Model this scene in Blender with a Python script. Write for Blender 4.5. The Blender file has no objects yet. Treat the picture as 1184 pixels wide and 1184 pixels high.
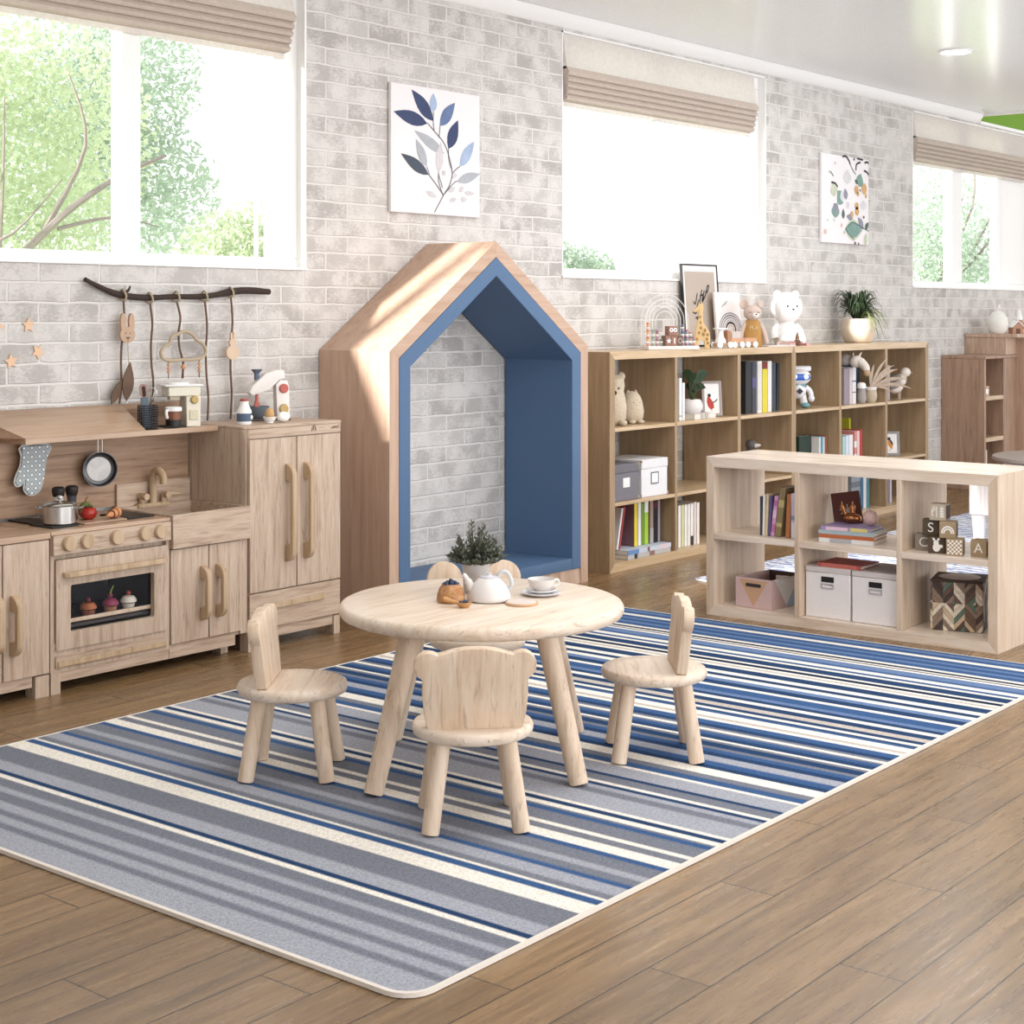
import bpy, bmesh, math, random
from mathutils import Vector, Matrix
random.seed(7)
PI = math.pi
scene = bpy.context.scene
COL = scene.collection

# ---------------------------------------------------------------- camera, world, sun, exposure
cam_d = bpy.data.cameras.new('camera'); cam = bpy.data.objects.new('camera', cam_d); COL.objects.link(cam)
cam.location = (0, 0, 1.5); cam.rotation_euler = (PI/2, 0, -math.radians(51.06))
cam_d.sensor_width = 36; cam_d.lens = 56.1; cam_d.shift_y = -0.1943; cam_d.clip_start = 0.05; cam_d.clip_end = 200
scene.camera = cam
vs = scene.view_settings
vs.view_transform = 'Standard'; vs.look = 'None'; vs.gamma = 1; vs.use_curve_mapping = False
vs.exposure = 0.4
w = bpy.data.worlds.new('sky'); scene.world = w; w.use_nodes = True
wb = w.node_tree.nodes['Background']; wb.inputs['Color'].default_value = (0.96, 0.975, 1.0, 1); wb.inputs['Strength'].default_value = 1.25
sun_d = bpy.data.lights.new('sun', 'SUN'); sun = bpy.data.objects.new('sun', sun_d); COL.objects.link(sun)
sun_d.energy = 9.0; sun_d.angle = math.radians(4.5); sun_d.color = (1.0, 0.98, 0.95)
sun.rotation_euler = Vector((1.0, -0.25, -0.42)).to_track_quat('-Z', 'Y').to_euler()
def area(name, loc, rot, sx, sy, e, col=(1, 1, 1)):
    d = bpy.data.lights.new(name, 'AREA'); d.shape = 'RECTANGLE'; d.size = sx; d.size_y = sy; d.energy = e; d.color = col
    o = bpy.data.objects.new(name, d); COL.objects.link(o); o.location = loc; o.rotation_euler = rot; return o
# unseen fill lights added behind the camera, tilted up towards the ceiling
for k, x_ in enumerate((1.0, 5.2, 9.4, 13.6)):
    area('fill_behind_camera', (x_, -4.2, 1.6), (math.radians(112), 0, 0), 3.2, 2.0, 86, (0.985, 0.99, 1.0))

# soft unseen fill added under the ceiling to brighten tabletops and low shelf
area('overhead_fill', (4.6, 2.4, 3.26), (0, 0, 0), 3.4, 2.2, 58, (1.0, 0.985, 0.97))
area('overhead_fill', (8.0, 3.5, 3.26), (0, 0, 0), 3.0, 1.8, 42, (1.0, 0.985, 0.97))

# ---------------------------------------------------------------- helpers
def B(): return bmesh.new()
def setmi(faces, mi):
    for f in faces: f.material_index = mi
def box(bm, x0, x1, y0, y1, z0, z1, bev=0, mi=0, seg=1, M=None):
    r = bmesh.ops.create_cube(bm, size=1.0); vs_ = r['verts']
    for v in vs_:
        v.co = Vector(((x0+x1)/2 + v.co.x*(x1-x0), (y0+y1)/2 + v.co.y*(y1-y0), (z0+z1)/2 + v.co.z*(z1-z0)))
        if M: v.co = M @ v.co
    fs = list({f for v in vs_ for f in v.link_faces}); setmi(fs, mi)
    if bev > 0:
        es = list({e for v in vs_ for e in v.link_edges})
        bmesh.ops.bevel(bm, geom=es, offset=bev, segments=seg, affect='EDGES', profile=0.7, material=-1)
    return vs_
def prism(bm, pts, axis, a, b, bev=0, mi=0, seg=2):
    def P(p, t):
        return {'x': (t, p[0], p[1]), 'y': (p[0], t, p[1]), 'z': (p[0], p[1], t)}[axis]
    A = [bm.verts.new(P(p, a)) for p in pts]; Bv = [bm.verts.new(P(p, b)) for p in pts]
    n = len(pts); fs = [bm.faces.new(A), bm.faces.new(list(reversed(Bv)))]
    for i in range(n): fs.append(bm.faces.new((A[(i+1) % n], A[i], Bv[i], Bv[(i+1) % n])))
    bmesh.ops.recalc_face_normals(bm, faces=fs); setmi(fs, mi)
    if bev > 0:
        es = [e for e in fs[0].edges] + [e for e in fs[1].edges]
        bmesh.ops.bevel(bm, geom=list(set(es)), offset=bev, segments=seg, affect='EDGES', profile=0.6, material=-1)
    return fs
def ringprism(bm, outer, inner, axis, a, b, mi=0):
    def P(p, t): return {'x': (t, p[0], p[1]), 'y': (p[0], t, p[1]), 'z': (p[0], p[1], t)}[axis]
    n = len(outer); V = [[bm.verts.new(P(p, t)) for p in q] for q in (outer, inner) for t in (a, b)]
    oa, ob, ia, ib = V; fs = []
    for i in range(n):
        j = (i+1) % n
        fs += [bm.faces.new((oa[i], oa[j], ia[j], ia[i])), bm.faces.new((ob[j], ob[i], ib[i], ib[j])),
               bm.faces.new((oa[j], oa[i], ob[i], ob[j])), bm.faces.new((ia[i], ia[j], ib[j], ib[i]))]
    bmesh.ops.recalc_face_normals(bm, faces=fs); setmi(fs, mi)
def lathe(bm, prof, c=(0, 0, 0), n=28, mi=0, M=None, sy=1.0):
    rings = []
    for r, z in prof:
        if r < 1e-6: ring = [bm.verts.new((0, 0, z))]
        else: ring = [bm.verts.new((r*math.cos(2*PI*i/n), sy*r*math.sin(2*PI*i/n), z)) for i in range(n)]
        rings.append(ring)
    fs = []
    for p, q in zip(rings, rings[1:]):
        for i in range(n):
            j = (i+1) % n
            if len(p) == 1 and len(q) == 1: continue
            if len(p) == 1: fs.append(bm.faces.new((p[0], q[j], q[i])))
            elif len(q) == 1: fs.append(bm.faces.new((p[i], p[j], q[0])))
            else: fs.append(bm.faces.new((p[i], p[j], q[j], q[i])))
    if len(rings[0]) > 1: fs.append(bm.faces.new(list(reversed(rings[0]))))
    if len(rings[-1]) > 1: fs.append(bm.faces.new(rings[-1]))
    bmesh.ops.recalc_face_normals(bm, faces=fs); setmi(fs, mi)
    T = Matrix.Translation(Vector(c)) @ (M if M else Matrix())
    for ring in rings:
        for v in ring: v.co = T @ v.co
    return fs
def ball(bm, c, r, n=16, mi=0, M=None):
    rx, ry, rz = (r, r, r) if not hasattr(r, '__len__') else r
    res = bmesh.ops.create_uvsphere(bm, u_segments=n, v_segments=max(6, n//2+2), radius=1.0)
    for v in res['verts']:
        p = Vector((v.co.x*rx, v.co.y*ry, v.co.z*rz))
        if M: p = M @ p
        v.co = p + Vector(c)
    setmi({f for v in res['verts'] for f in v.link_faces}, mi)
def smooth_path(pts, k=4, closed=False):
    pts = [Vector(p) for p in pts]; n = len(pts); out = []
    m = n if closed else n-1
    for i in range(m):
        p0 = pts[(i-1) % n] if closed or i > 0 else pts[0]; p1 = pts[i]; p2 = pts[(i+1) % n]
        p3 = pts[(i+2) % n] if closed or i+2 < n else pts[-1]
        for t in range(k):
            u = t/k
            out.append(0.5*((2*p1)+(-p0+p2)*u+(2*p0-5*p1+4*p2-p3)*u*u+(-p0+3*p1-3*p2+p3)*u**3))
    if not closed: out.append(pts[-1])
    return out
def tube(bm, pts, r, n=8, k=4, closed=False, mi=0, flat=1.0):
    P = smooth_path(pts, k, closed) if k > 1 else [Vector(p) for p in pts]
    m = len(P); rings = []; up = Vector((0, 0, 1)); prev = None
    for i, p in enumerate(P):
        a = P[(i-1) % m] if closed or i > 0 else P[0]; b = P[(i+1) % m] if closed or i < m-1 else P[-1]
        t = (b-a).normalized()
        s = prev if prev is not None else (up if abs(t.dot(up)) < 0.95 else Vector((1, 0, 0)))
        u = (s - t*s.dot(t)).normalized(); prev = u; v = t.cross(u)
        rr = r if not hasattr(r, '__len__') else r[0] + (r[1]-r[0])*i/max(1, m-1) if len(r) == 2 else r[min(len(r)-1, int(round(i*(len(r)-1)/(m-1))))]
        rings.append([bm.verts.new(p + u*rr*math.cos(2*PI*q/n) + v*rr*flat*math.sin(2*PI*q/n)) for q in range(n)])
    fs = []
    for i in range(m if closed else m-1):
        A, C = rings[i], rings[(i+1) % m]
        for q in range(n): fs.append(bm.faces.new((A[q], A[(q+1) % n], C[(q+1) % n], C[q])))
    if not closed: fs += [bm.faces.new(list(reversed(rings[0]))), bm.faces.new(rings[-1])]
    bmesh.ops.recalc_face_normals(bm, faces=fs); setmi(fs, mi)
def cyl(bm, p0, p1, r0, r1=None, n=16, mi=0):
    tube(bm, [p0, p1], (r0, r0 if r1 is None else r1), n=n, k=1, mi=mi)
def rrect(x0, x1, z0, z1, r, n=5):
    out = []
    for cx, cz, a in ((x1-r, z1-r, 0), (x0+r, z1-r, 90), (x0+r, z0+r, 180), (x1-r, z0+r, 270)):
        for i in range(n+1):
            t = math.radians(a+90*i/n); out.append((cx+r*math.cos(t), cz+r*math.sin(t)))
    return out
def circ(cx, cz, r, n=20, rz=None):
    return [(cx+r*math.cos(2*PI*i/n), cz+(rz or r)*math.sin(2*PI*i/n)) for i in range(n)]
def leafpoly(x, z, x2, z2, wd, n=7):
    dx, dz = x2-x, z2-z; L = math.hypot(dx, dz); ux, uz = dx/L, dz/L; L_ = []; R_ = []
    for i in range(1, n):
        t = i/n; h = wd/2*math.sin(PI*t**0.85)
        L_.append((x+dx*t-uz*h, z+dz*t+ux*h)); R_.append((x+dx*t+uz*h, z+dz*t-ux*h))
    return [(x, z)] + L_ + [(x2, z2)] + R_[::-1]
def flatpoly(bm, pts, y, mi=0):
    f = bm.faces.new([bm.verts.new((p[0], y, p[1])) for p in pts]); f.normal_update()
    if f.normal.y > 0: f.normal_flip()
    f.material_index = mi
def stroke(bm, pts, wd, y, mi=0):
    P = smooth_path([(p[0], 0, p[1]) for p in pts], 4)
    prev = None
    for i, p in enumerate(P):
        a = P[max(0, i-1)]; b = P[min(len(P)-1, i+1)]; t = (b-a)
        t = t.normalized() if t.length > 0 else Vector((1, 0, 0)); nrm = Vector((-t.z, 0, t.x))*wd/2
        c = (bm.verts.new((p.x+nrm.x, y, p.z+nrm.z)), bm.verts.new((p.x-nrm.x, y, p.z-nrm.z)))
        if prev:
            f = bm.faces.new((prev[0], prev[1], c[1], c[0])); f.normal_update()
            if f.normal.y > 0: f.normal_flip()
            f.material_index = mi
        prev = c
def textbm(s, size, depth, M):
    cu = bpy.data.curves.new('t', 'FONT'); cu.body = s; cu.size = size; cu.extrude = depth; cu.align_x = 'CENTER'; cu.align_y = 'CENTER'
    o = bpy.data.objects.new('t', cu); COL.objects.link(o)
    dg = bpy.context.evaluated_depsgraph_get(); me = bpy.data.meshes.new_from_object(o.evaluated_get(dg))
    bm = B(); bm.from_mesh(me); bpy.data.objects.remove(o); bpy.data.meshes.remove(me); bpy.data.curves.remove(cu)
    for v in bm.verts: v.co = M @ v.co
    return bm
FRONT = Matrix.Rotation(PI/2, 4, 'X')      # text in XY -> stands in XZ, readable from -Y

def obj(name, bm, mats, parent=None, loc=(0, 0, 0), rot=(0, 0, 0), smooth=40):
    me = bpy.data.meshes.new(name); bm.to_mesh(me); bm.free()
    for m in (mats if isinstance(mats, (list, tuple)) else [mats]): me.materials.append(m)
    o = bpy.data.objects.new(name, me); COL.objects.link(o); o.location = loc; o.rotation_euler = rot
    if parent is not None: o.parent = parent
    if smooth:
        for p in me.polygons: p.use_smooth = True
        me.set_sharp_from_angle(angle=math.radians(smooth))
    return o
def tag(o, label, cat, group=None, kind=None):
    o['label'] = label; o['category'] = cat
    if group: o['group'] = group
    if kind: o['kind'] = kind
    return o
def thing(name, label, cat, loc=(0, 0, 0), rz=0, group=None, rot=None):
    o = bpy.data.objects.new(name, None); COL.objects.link(o); o.empty_display_size = 0.05
    o.location = loc; o.rotation_euler = rot if rot else (0, 0, rz)
    return tag(o, label, cat, group)
def wpart(name, bm, mats, t, under=None, smooth=40):
    """part whose bmesh is written in world coordinates of an unrotated thing"""
    d = Vector(t.location)
    for v in bm.verts: v.co -= d
    return obj(name, bm, mats, under if under is not None else t, smooth=smooth)
def struct(name, bm, mats, label=None, parent=None, smooth=40):
    o = obj(name, bm, mats, parent, smooth=smooth)
    if parent is None:
        o['kind'] = 'structure'
        if label: o['label'] = label
    return o
def dup(root, loc, rz, label, group=None):
    r = root.copy(); COL.objects.link(r); r.location = loc; r.rotation_euler = (0, 0, rz); r['label'] = label
    if group: r['group'] = group
    for ch in list(root.children):
        c = ch.copy(); COL.objects.link(c); c.parent = r
        for g in ch.children:
            d = g.copy(); COL.objects.link(d); d.parent = c
    return r

# ---------------------------------------------------------------- materials
MATS = {}
def newmat(name):
    m = bpy.data.materials.new(name); m.use_nodes = True; nt = m.node_tree
    return m, nt, nt.nodes['Principled BSDF']
def link(nt, a, b): nt.links.new(a, b)
def node(nt, t, **kw):
    n = nt.nodes.new(t)
    for k, v in kw.items(): setattr(n, k, v)
    return n
def c4(c): return (c[0], c[1], c[2], 1)
def srgb(h):
    def f(v):
        v /= 255.0
        return v/12.92 if v <= 0.04045 else ((v+0.055)/1.055)**2.4
    return tuple(f(int(h[i:i+2], 16)) for i in (0, 2, 4))
def plain(hexc, rough=0.6, metal=0, var=0.06, scale=30, bump=0.0, spec=0.4, sheen=0):
    key = (hexc, rough, metal, var, scale, bump)
    if key in MATS: return MATS[key]
    m, nt, p = newmat('paint_'+hexc); c = srgb(hexc)
    p.inputs['Roughness'].default_value = rough; p.inputs['Metallic'].default_value = metal; p.inputs['Specular IOR Level'].default_value = spec
    tc = node(nt, 'ShaderNodeTexCoord'); nz = node(nt, 'ShaderNodeTexNoise'); nz.inputs['Scale'].default_value = scale; nz.inputs['Detail'].default_value = 4
    link(nt, tc.outputs['Object'], nz.inputs['Vector'])
    mx = node(nt, 'ShaderNodeMix', data_type='RGBA')
    mx.inputs[6].default_value = c4([v*(1-var) for v in c]); mx.inputs[7].default_value = c4([min(1, v*(1+var)) for v in c])
    link(nt, nz.outputs['Fac'], mx.inputs[0]); link(nt, mx.outputs[2], p.inputs['Base Color'])
    if bump:
        b = node(nt, 'ShaderNodeBump'); b.inputs['Strength'].default_value = bump; b.inputs['Distance'].default_value = 0.004
        link(nt, nz.outputs['Fac'], b.inputs['Height']); link(nt, b.outputs['Normal'], p.inputs['Normal'])
    if sheen: p.inputs['Sheen Weight'].default_value = sheen
    MATS[key] = m; return m
def wood(name, light, mid, dark, axis='z', rough=0.5, grain=1.0, knots=0.35, spec=0.35):
    m, nt, p = newmat(name); p.inputs['Roughness'].default_value = rough; p.inputs['Specular IOR Level'].default_value = spec
    tc = node(nt, 'ShaderNodeTexCoord'); mp = node(nt, 'ShaderNodeMapping')
    s = [14*grain]*3; s['xyz'.index(axis)] = 1.1*grain; mp.inputs['Scale'].default_value = s
    oi = node(nt, 'ShaderNodeObjectInfo'); ad = node(nt, 'ShaderNodeVectorMath', operation='ADD')
    sc_ = node(nt, 'ShaderNodeMath', operation='MULTIPLY'); sc_.inputs[1].default_value = 7.3
    link(nt, oi.outputs['Random'], sc_.inputs[0]); link(nt, tc.outputs['Object'], ad.inputs[0]); link(nt, sc_.outputs[0], ad.inputs[1])
    link(nt, ad.outputs[0], mp.inputs['Vector'])
    n1 = node(nt, 'ShaderNodeTexNoise'); n1.inputs['Scale'].default_value = 2.2; n1.inputs['Detail'].default_value = 7; n1.inputs['Roughness'].default_value = 0.62; n1.inputs['Distortion'].default_value = 0.6
    link(nt, mp.outputs[0], n1.inputs['Vector'])
    r = node(nt, 'ShaderNodeValToRGB'); e = r.color_ramp.elements
    e[0].position = 0.32; e[0].color = c4(srgb(dark)); e[1].position = 0.66; e[1].color = c4(srgb(light))
    x = e.new(0.47); x.color = c4(srgb(mid))
    link(nt, n1.outputs['Fac'], r.inputs['Fac'])
    mp2 = node(nt, 'ShaderNodeMapping'); s2 = [34*grain]*3; s2['xyz'.index(axis)] = 2.4*grain; mp2.inputs['Scale'].default_value = s2
    link(nt, ad.outputs[0], mp2.inputs['Vector'])
    n2 = node(nt, 'ShaderNodeTexNoise'); n2.inputs['Scale'].default_value = 1.6; n2.inputs['Detail'].default_value = 6; n2.inputs['Distortion'].default_value = 1.4
    link(nt, mp2.outputs[0], n2.inputs['Vector'])
    r2 = node(nt, 'ShaderNodeValToRGB'); f = r2.color_ramp.elements
    f[0].position = 0.30; f[0].color = (1-knots, 1-knots*1.05, 1-knots*1.1, 1); f[1].position = 0.42; f[1].color = (1, 1, 1, 1)
    link(nt, n2.outputs['Fac'], r2.inputs['Fac'])
    mx = node(nt, 'ShaderNodeMix', data_type='RGBA', blend_type='MULTIPLY'); mx.inputs[0].default_value = 1
    link(nt, r.outputs['Color'], mx.inputs[6]); link(nt, r2.outputs['Color'], mx.inputs[7]); link(nt, mx.outputs[2], p.inputs['Base Color'])
    b = node(nt, 'ShaderNodeBump'); b.inputs['Strength'].default_value = 0.12; b.inputs['Distance'].default_value = 0.002
    link(nt, n1.outputs['Fac'], b.inputs['Height']); link(nt, b.outputs['Normal'], p.inputs['Normal'])
    return m
oak_z = wood('pale_oak_vertical', 'E1CEB9', 'D8C1A9', 'C7AC92', 'z', knots=0.3)
oak_x = wood('pale_oak_flat', 'E6D8C8', 'DFCDBA', 'D0B9A2', 'x', rough=0.34, knots=0.3)
kit_z = wood('weathered_oak_vertical', 'CBB8A5', 'BEA894', 'A68F7B', 'z', knots=0.32, grain=1.7)
kit_x = wood('weathered_oak_horizontal', 'C9B5A1', 'BBA490', 'A38B76', 'x', knots=0.32, grain=1.7)
kit_h = wood('smooth_beech', 'C9B195', 'BDA385', 'AA8F70', 'z', knots=0.12)
hood_m = wood('smooth_brown_wood', 'BFA38A', 'B3967D', 'A5886F', 'x', rough=0.27, knots=0.1, spec=0.6)
house_z = wood('pinkish_oak_vertical', 'C6A995', 'BE9F89', 'B3937D', 'z', knots=0.12, grain=0.8)
house_r = wood('pinkish_oak_roof', 'C6A995', 'BE9F89', 'B3937D', 'x', knots=0.1, grain=0.8)
house_x = wood('pinkish_oak_front', 'D0B6A3', 'C0A48F', 'A98B77', 'z', knots=0.2)
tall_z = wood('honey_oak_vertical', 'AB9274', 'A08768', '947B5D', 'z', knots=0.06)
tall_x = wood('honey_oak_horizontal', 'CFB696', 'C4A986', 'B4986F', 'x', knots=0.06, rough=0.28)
low_z = wood('light_oak_vertical', 'D9C6B2', 'CEB8A1', 'C0A68D', 'z', knots=0.08)
low_y = wood('light_oak_horizontal', 'E6D8CA', 'DCCBBA', 'CDB8A3', 'y', knots=0.08, rough=0.26, spec=0.5)
dark_z = wood('brown_oak_vertical', 'B0917A', 'A38570', '8C6F5C', 'z', knots=0.2)
blue_m = plain('506C8E', 0.55, var=0.04, scale=120, bump=0.05)
white_m = plain('F4F3F1', 0.45, var=0.01)
ceramic = plain('DDD8D5', 0.22, var=0.01)
black_m = plain('1E1C1C', 0.45)
steel = plain('C8C6C4', 0.25, metal=1.0, var=0.05)
dkmetal = plain('5E5E60', 0.35, metal=0.8)
copper = plain('B07A52', 0.25, metal=1.0)
paper = plain('EFE8DC', 0.8, var=0.05, scale=200)

# ---------------------------------------------------------------- setting: floor, wall, ceiling, windows
WY = 5.76
def brick_mat():
    m, nt, p = newmat('whitewashed_brick'); p.inputs['Roughness'].default_value = 0.8; p.inputs['Specular IOR Level'].default_value = 0.2
    tc = node(nt, 'ShaderNodeTexCoord'); sp = node(nt, 'ShaderNodeSeparateXYZ'); cb = node(nt, 'ShaderNodeCombineXYZ')
    link(nt, tc.outputs['Object'], sp.inputs[0]); link(nt, sp.outputs['X'], cb.inputs['X']); link(nt, sp.outputs['Z'], cb.inputs['Y'])
    wn = node(nt, 'ShaderNodeTexNoise'); wn.inputs['Scale'].default_value = 9; wn.inputs['Detail'].default_value = 3
    link(nt, cb.outputs[0], wn.inputs['Vector'])
    sub = node(nt, 'ShaderNodeVectorMath', operation='SUBTRACT'); sub.inputs[1].default_value = (0.5, 0.5, 0.5); link(nt, wn.outputs['Color'], sub.inputs[0])
    mul = node(nt, 'ShaderNodeVectorMath', operation='SCALE'); mul.inputs['Scale'].default_value = 0.016; link(nt, sub.outputs[0], mul.inputs[0])
    add = node(nt, 'ShaderNodeVectorMath', operation='ADD'); link(nt, cb.outputs[0], add.inputs[0]); link(nt, mul.outputs[0], add.inputs[1])
    br = node(nt, 'ShaderNodeTexBrick'); br.offset = 0.5; br.squash = 1.0
    br.inputs['Scale'].default_value = 1; br.inputs['Brick Width'].default_value = 0.305; br.inputs['Row Height'].default_value = 0.0858
    br.inputs['Mortar Size'].default_value = 0.0075; br.inputs['Mortar Smooth'].default_value = 0.4; br.inputs['Bias'].default_value = 0
    br.inputs['Color1'].default_value = c4(srgb('ADA8A4')); br.inputs['Color2'].default_value = c4(srgb('C8C4C0')); br.inputs['Mortar'].default_value = c4(srgb('DFDBD7'))
    link(nt, add.outputs[0], br.inputs['Vector'])
    n1 = node(nt, 'ShaderNodeTexNoise'); n1.inputs['Scale'].default_value = 85; n1.inputs['Detail'].default_value = 8; n1.inputs['Roughness'].default_value = 0.82
    mp = node(nt, 'ShaderNodeMapping'); mp.inputs['Scale'].default_value = (0.55, 1, 1); link(nt, cb.outputs[0], mp.inputs[0]); link(nt, mp.outputs[0], n1.inputs['Vector'])
    n2 = node(nt, 'ShaderNodeTexNoise'); n2.inputs['Scale'].default_value = 7; n2.inputs['Detail'].default_value = 5; link(nt, cb.outputs[0], n2.inputs['Vector'])
    sm = node(nt, 'ShaderNodeMath', operation='ADD'); link(nt, n1.outputs['Fac'], sm.inputs[0]); link(nt, n2.outputs['Fac'], sm.inputs[1])
    r = node(nt, 'ShaderNodeValToRGB'); e = r.color_ramp.elements
    e[0].position = 0.455; e[0].color = (0, 0, 0, 1); e[1].position = 0.55; e[1].color = (1, 1, 1, 1)
    hf = node(nt, 'ShaderNodeMath', operation='MULTIPLY'); hf.inputs[1].default_value = 0.5; link(nt, sm.outputs[0], hf.inputs[0]); link(nt, hf.outputs[0], r.inputs['Fac'])
    mx = node(nt, 'ShaderNodeMix', data_type='RGBA'); mx.inputs[7].default_value = c4(srgb('E0DCD8'))
    fm = node(nt, 'ShaderNodeMath', operation='MULTIPLY'); fm.inputs[1].default_value = 0.72; link(nt, r.outputs['Color'], fm.inputs[0])
    link(nt, fm.outputs[0], mx.inputs[0]); link(nt, br.outputs['Color'], mx.inputs[6]); link(nt, mx.outputs[2], p.inputs['Base Color'])
    inv = node(nt, 'ShaderNodeMath', operation='MULTIPLY_ADD'); inv.inputs[1].default_value = -1.0; inv.inputs[2].default_value = 1.0; link(nt, br.outputs['Fac'], inv.inputs[0])
    ht = node(nt, 'ShaderNodeMath', operation='MULTIPLY_ADD'); ht.inputs[1].default_value = 0.5; link(nt, n1.outputs['Fac'], ht.inputs[0]); link(nt, inv.outputs[0], ht.inputs[2])
    b = node(nt, 'ShaderNodeBump'); b.inputs['Strength'].default_value = 0.7; b.inputs['Distance'].default_value = 0.008
    link(nt, ht.outputs[0], b.inputs['Height']); link(nt, b.outputs['Normal'], p.inputs['Normal'])
    return m
def floor_mat():
    m, nt, p = newmat('laminate_planks'); p.inputs['Roughness'].default_value = 0.36; p.inputs['Specular IOR Level'].default_value = 0.55
    tc = node(nt, 'ShaderNodeTexCoord'); sp = node(nt, 'ShaderNodeSeparateXYZ'); link(nt, tc.outputs['Object'], sp.inputs[0])
    def mt(op, a, b=None, c=None):
        n = node(nt, 'ShaderNodeMath', operation=op)
        for i, v in enumerate((a, b, c)):
            if v is None: continue
            if isinstance(v, (int, float)): n.inputs[i].default_value = v
            else: link(nt, v, n.inputs[i])
        return n.outputs[0]
    v = mt('MULTIPLY_ADD', mt('SUBTRACT', sp.outputs['Y'], 2.22), 1/0.165, 100.0)
    row = mt('FLOOR', v); fy = mt('FRACT', v)
    off = mt('MULTIPLY_ADD', mt('SUBTRACT', row, 99.0), 0.578, 0.72)
    u = mt('MULTIPLY_ADD', mt('SUBTRACT', sp.outputs['X'], off), 1/1.45, 50.0)
    cu = mt('FLOOR', u); fu = mt('FRACT', u)
    seam = mt('MAXIMUM', mt('MAXIMUM', mt('LESS_THAN', fy, 0.014), mt('GREATER_THAN', fy, 0.986)), mt('MAXIMUM', mt('LESS_THAN', fu, 0.0016), mt('GREATER_THAN', fu, 0.9984)))
    pid = mt('MULTIPLY_ADD', row, 17.31, cu)
    wn = node(nt, 'ShaderNodeTexWhiteNoise', noise_dimensions='1D'); link(nt, pid, wn.inputs['W'])
    mp = node(nt, 'ShaderNodeMapping'); mp.inputs['Scale'].default_value = (1.3, 16, 1)
    cb = node(nt, 'ShaderNodeCombineXYZ'); link(nt, sp.outputs['X'], cb.inputs['X']); link(nt, sp.outputs['Y'], cb.inputs['Y']); link(nt, mt('MULTIPLY', wn.outputs['Value'], 20.0), cb.inputs['Z'])
    link(nt, cb.outputs[0], mp.inputs[0])
    n1 = node(nt, 'ShaderNodeTexNoise'); n1.inputs['Scale'].default_value = 2.0; n1.inputs['Detail'].default_value = 8; n1.inputs['Roughness'].default_value = 0.65; n1.inputs['Distortion'].default_value = 0.5
    link(nt, mp.outputs[0], n1.inputs['Vector'])
    r = node(nt, 'ShaderNodeValToRGB'); e = r.color_ramp.elements
    e[0].position = 0.3; e[0].color = c4(srgb('6A5238')); e[1].position = 0.7; e[1].color = c4(srgb('987A56')); x = e.new(0.5); x.color = c4(srgb('826747'))
    link(nt, n1.outputs['Fac'], r.inputs['Fac'])
    hv = node(nt, 'ShaderNodeHueSaturation'); link(nt, r.outputs['Color'], hv.inputs['Color'])
    link(nt, mt('MULTIPLY_ADD', wn.outputs['Value'], 0.26, 0.87), hv.inputs['Value'])
    mx = node(nt, 'ShaderNodeMix', data_type='RGBA'); mx.inputs[7].default_value = c4(srgb('3A2A1B'))
    link(nt, seam, mx.inputs[0]); link(nt, hv.outputs['Color'], mx.inputs[6]); link(nt, mx.outputs[2], p.inputs['Base Color'])
    n3 = node(nt, 'ShaderNodeTexNoise'); n3.inputs['Scale'].default_value = 5; n3.inputs['Detail'].default_value = 6; link(nt, mp.outputs[0], n3.inputs['Vector'])
    link(nt, mt('MULTIPLY_ADD', n3.outputs['Fac'], 0.34, 0.13), p.inputs['Roughness'])
    b = node(nt, 'ShaderNodeBump'); b.inputs['Strength'].default_value = 0.25; b.inputs['Distance'].default_value = 0.002
    link(nt, mt('MULTIPLY_ADD', seam, -1.5, n1.outputs['Fac']), b.inputs['Height']); link(nt, b.outputs['Normal'], p.inputs['Normal'])
    return m
def ceiling_mat():
    m, nt, p = newmat('satin_perforated_ceiling'); p.inputs['Roughness'].default_value = 0.2; p.inputs['Specular IOR Level'].default_value = 0.6
    tc = node(nt, 'ShaderNodeTexCoord'); mp = node(nt, 'ShaderNodeMapping'); mp.inputs['Scale'].default_value = (50, 50, 50)
    link(nt, tc.outputs['Object'], mp.inputs[0])
    fr = node(nt, 'ShaderNodeVectorMath', operation='FRACTION'); link(nt, mp.outputs[0], fr.inputs[0])
    ds = node(nt, 'ShaderNodeVectorMath', operation='SUBTRACT'); ds.inputs[1].default_value = (0.5, 0.5, 0); link(nt, fr.outputs[0], ds.inputs[0])
    sp = node(nt, 'ShaderNodeSeparateXYZ'); link(nt, ds.outputs[0], sp.inputs[0])
    cb = node(nt, 'ShaderNodeCombineXYZ'); link(nt, sp.outputs['X'], cb.inputs['X']); link(nt, sp.outputs['Y'], cb.inputs['Y'])
    ln = node(nt, 'ShaderNodeVectorMath', operation='LENGTH'); link(nt, cb.outputs[0], ln.inputs[0])
    lt = node(nt, 'ShaderNodeMath', operation='LESS_THAN'); lt.inputs[1].default_value = 0.22; link(nt, ln.outputs['Value'], lt.inputs[0])
    mx = node(nt, 'ShaderNodeMix', data_type='RGBA'); mx.inputs[6].default_value = c4(srgb('F6F7F9')); mx.inputs[7].default_value = c4(srgb('8F8A86'))
    link(nt, lt.outputs[0], mx.inputs[0]); link(nt, mx.outputs[2], p.inputs['Base Color'])
    return m
def glass_mat():
    m, nt, p = newmat('window_glass'); out = nt.nodes['Material Output']
    tr = node(nt, 'ShaderNodeBsdfTransparent'); gl = node(nt, 'ShaderNodeBsdfGlossy'); gl.inputs['Roughness'].default_value = 0.2
    mx = node(nt, 'ShaderNodeMixShader'); mx.inputs[0].default_value = 0.02; link(nt, tr.outputs[0], mx.inputs[1]); link(nt, gl.outputs[0], mx.inputs[2]); link(nt, mx.outputs[0], out.inputs['Surface'])
    return m
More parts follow.
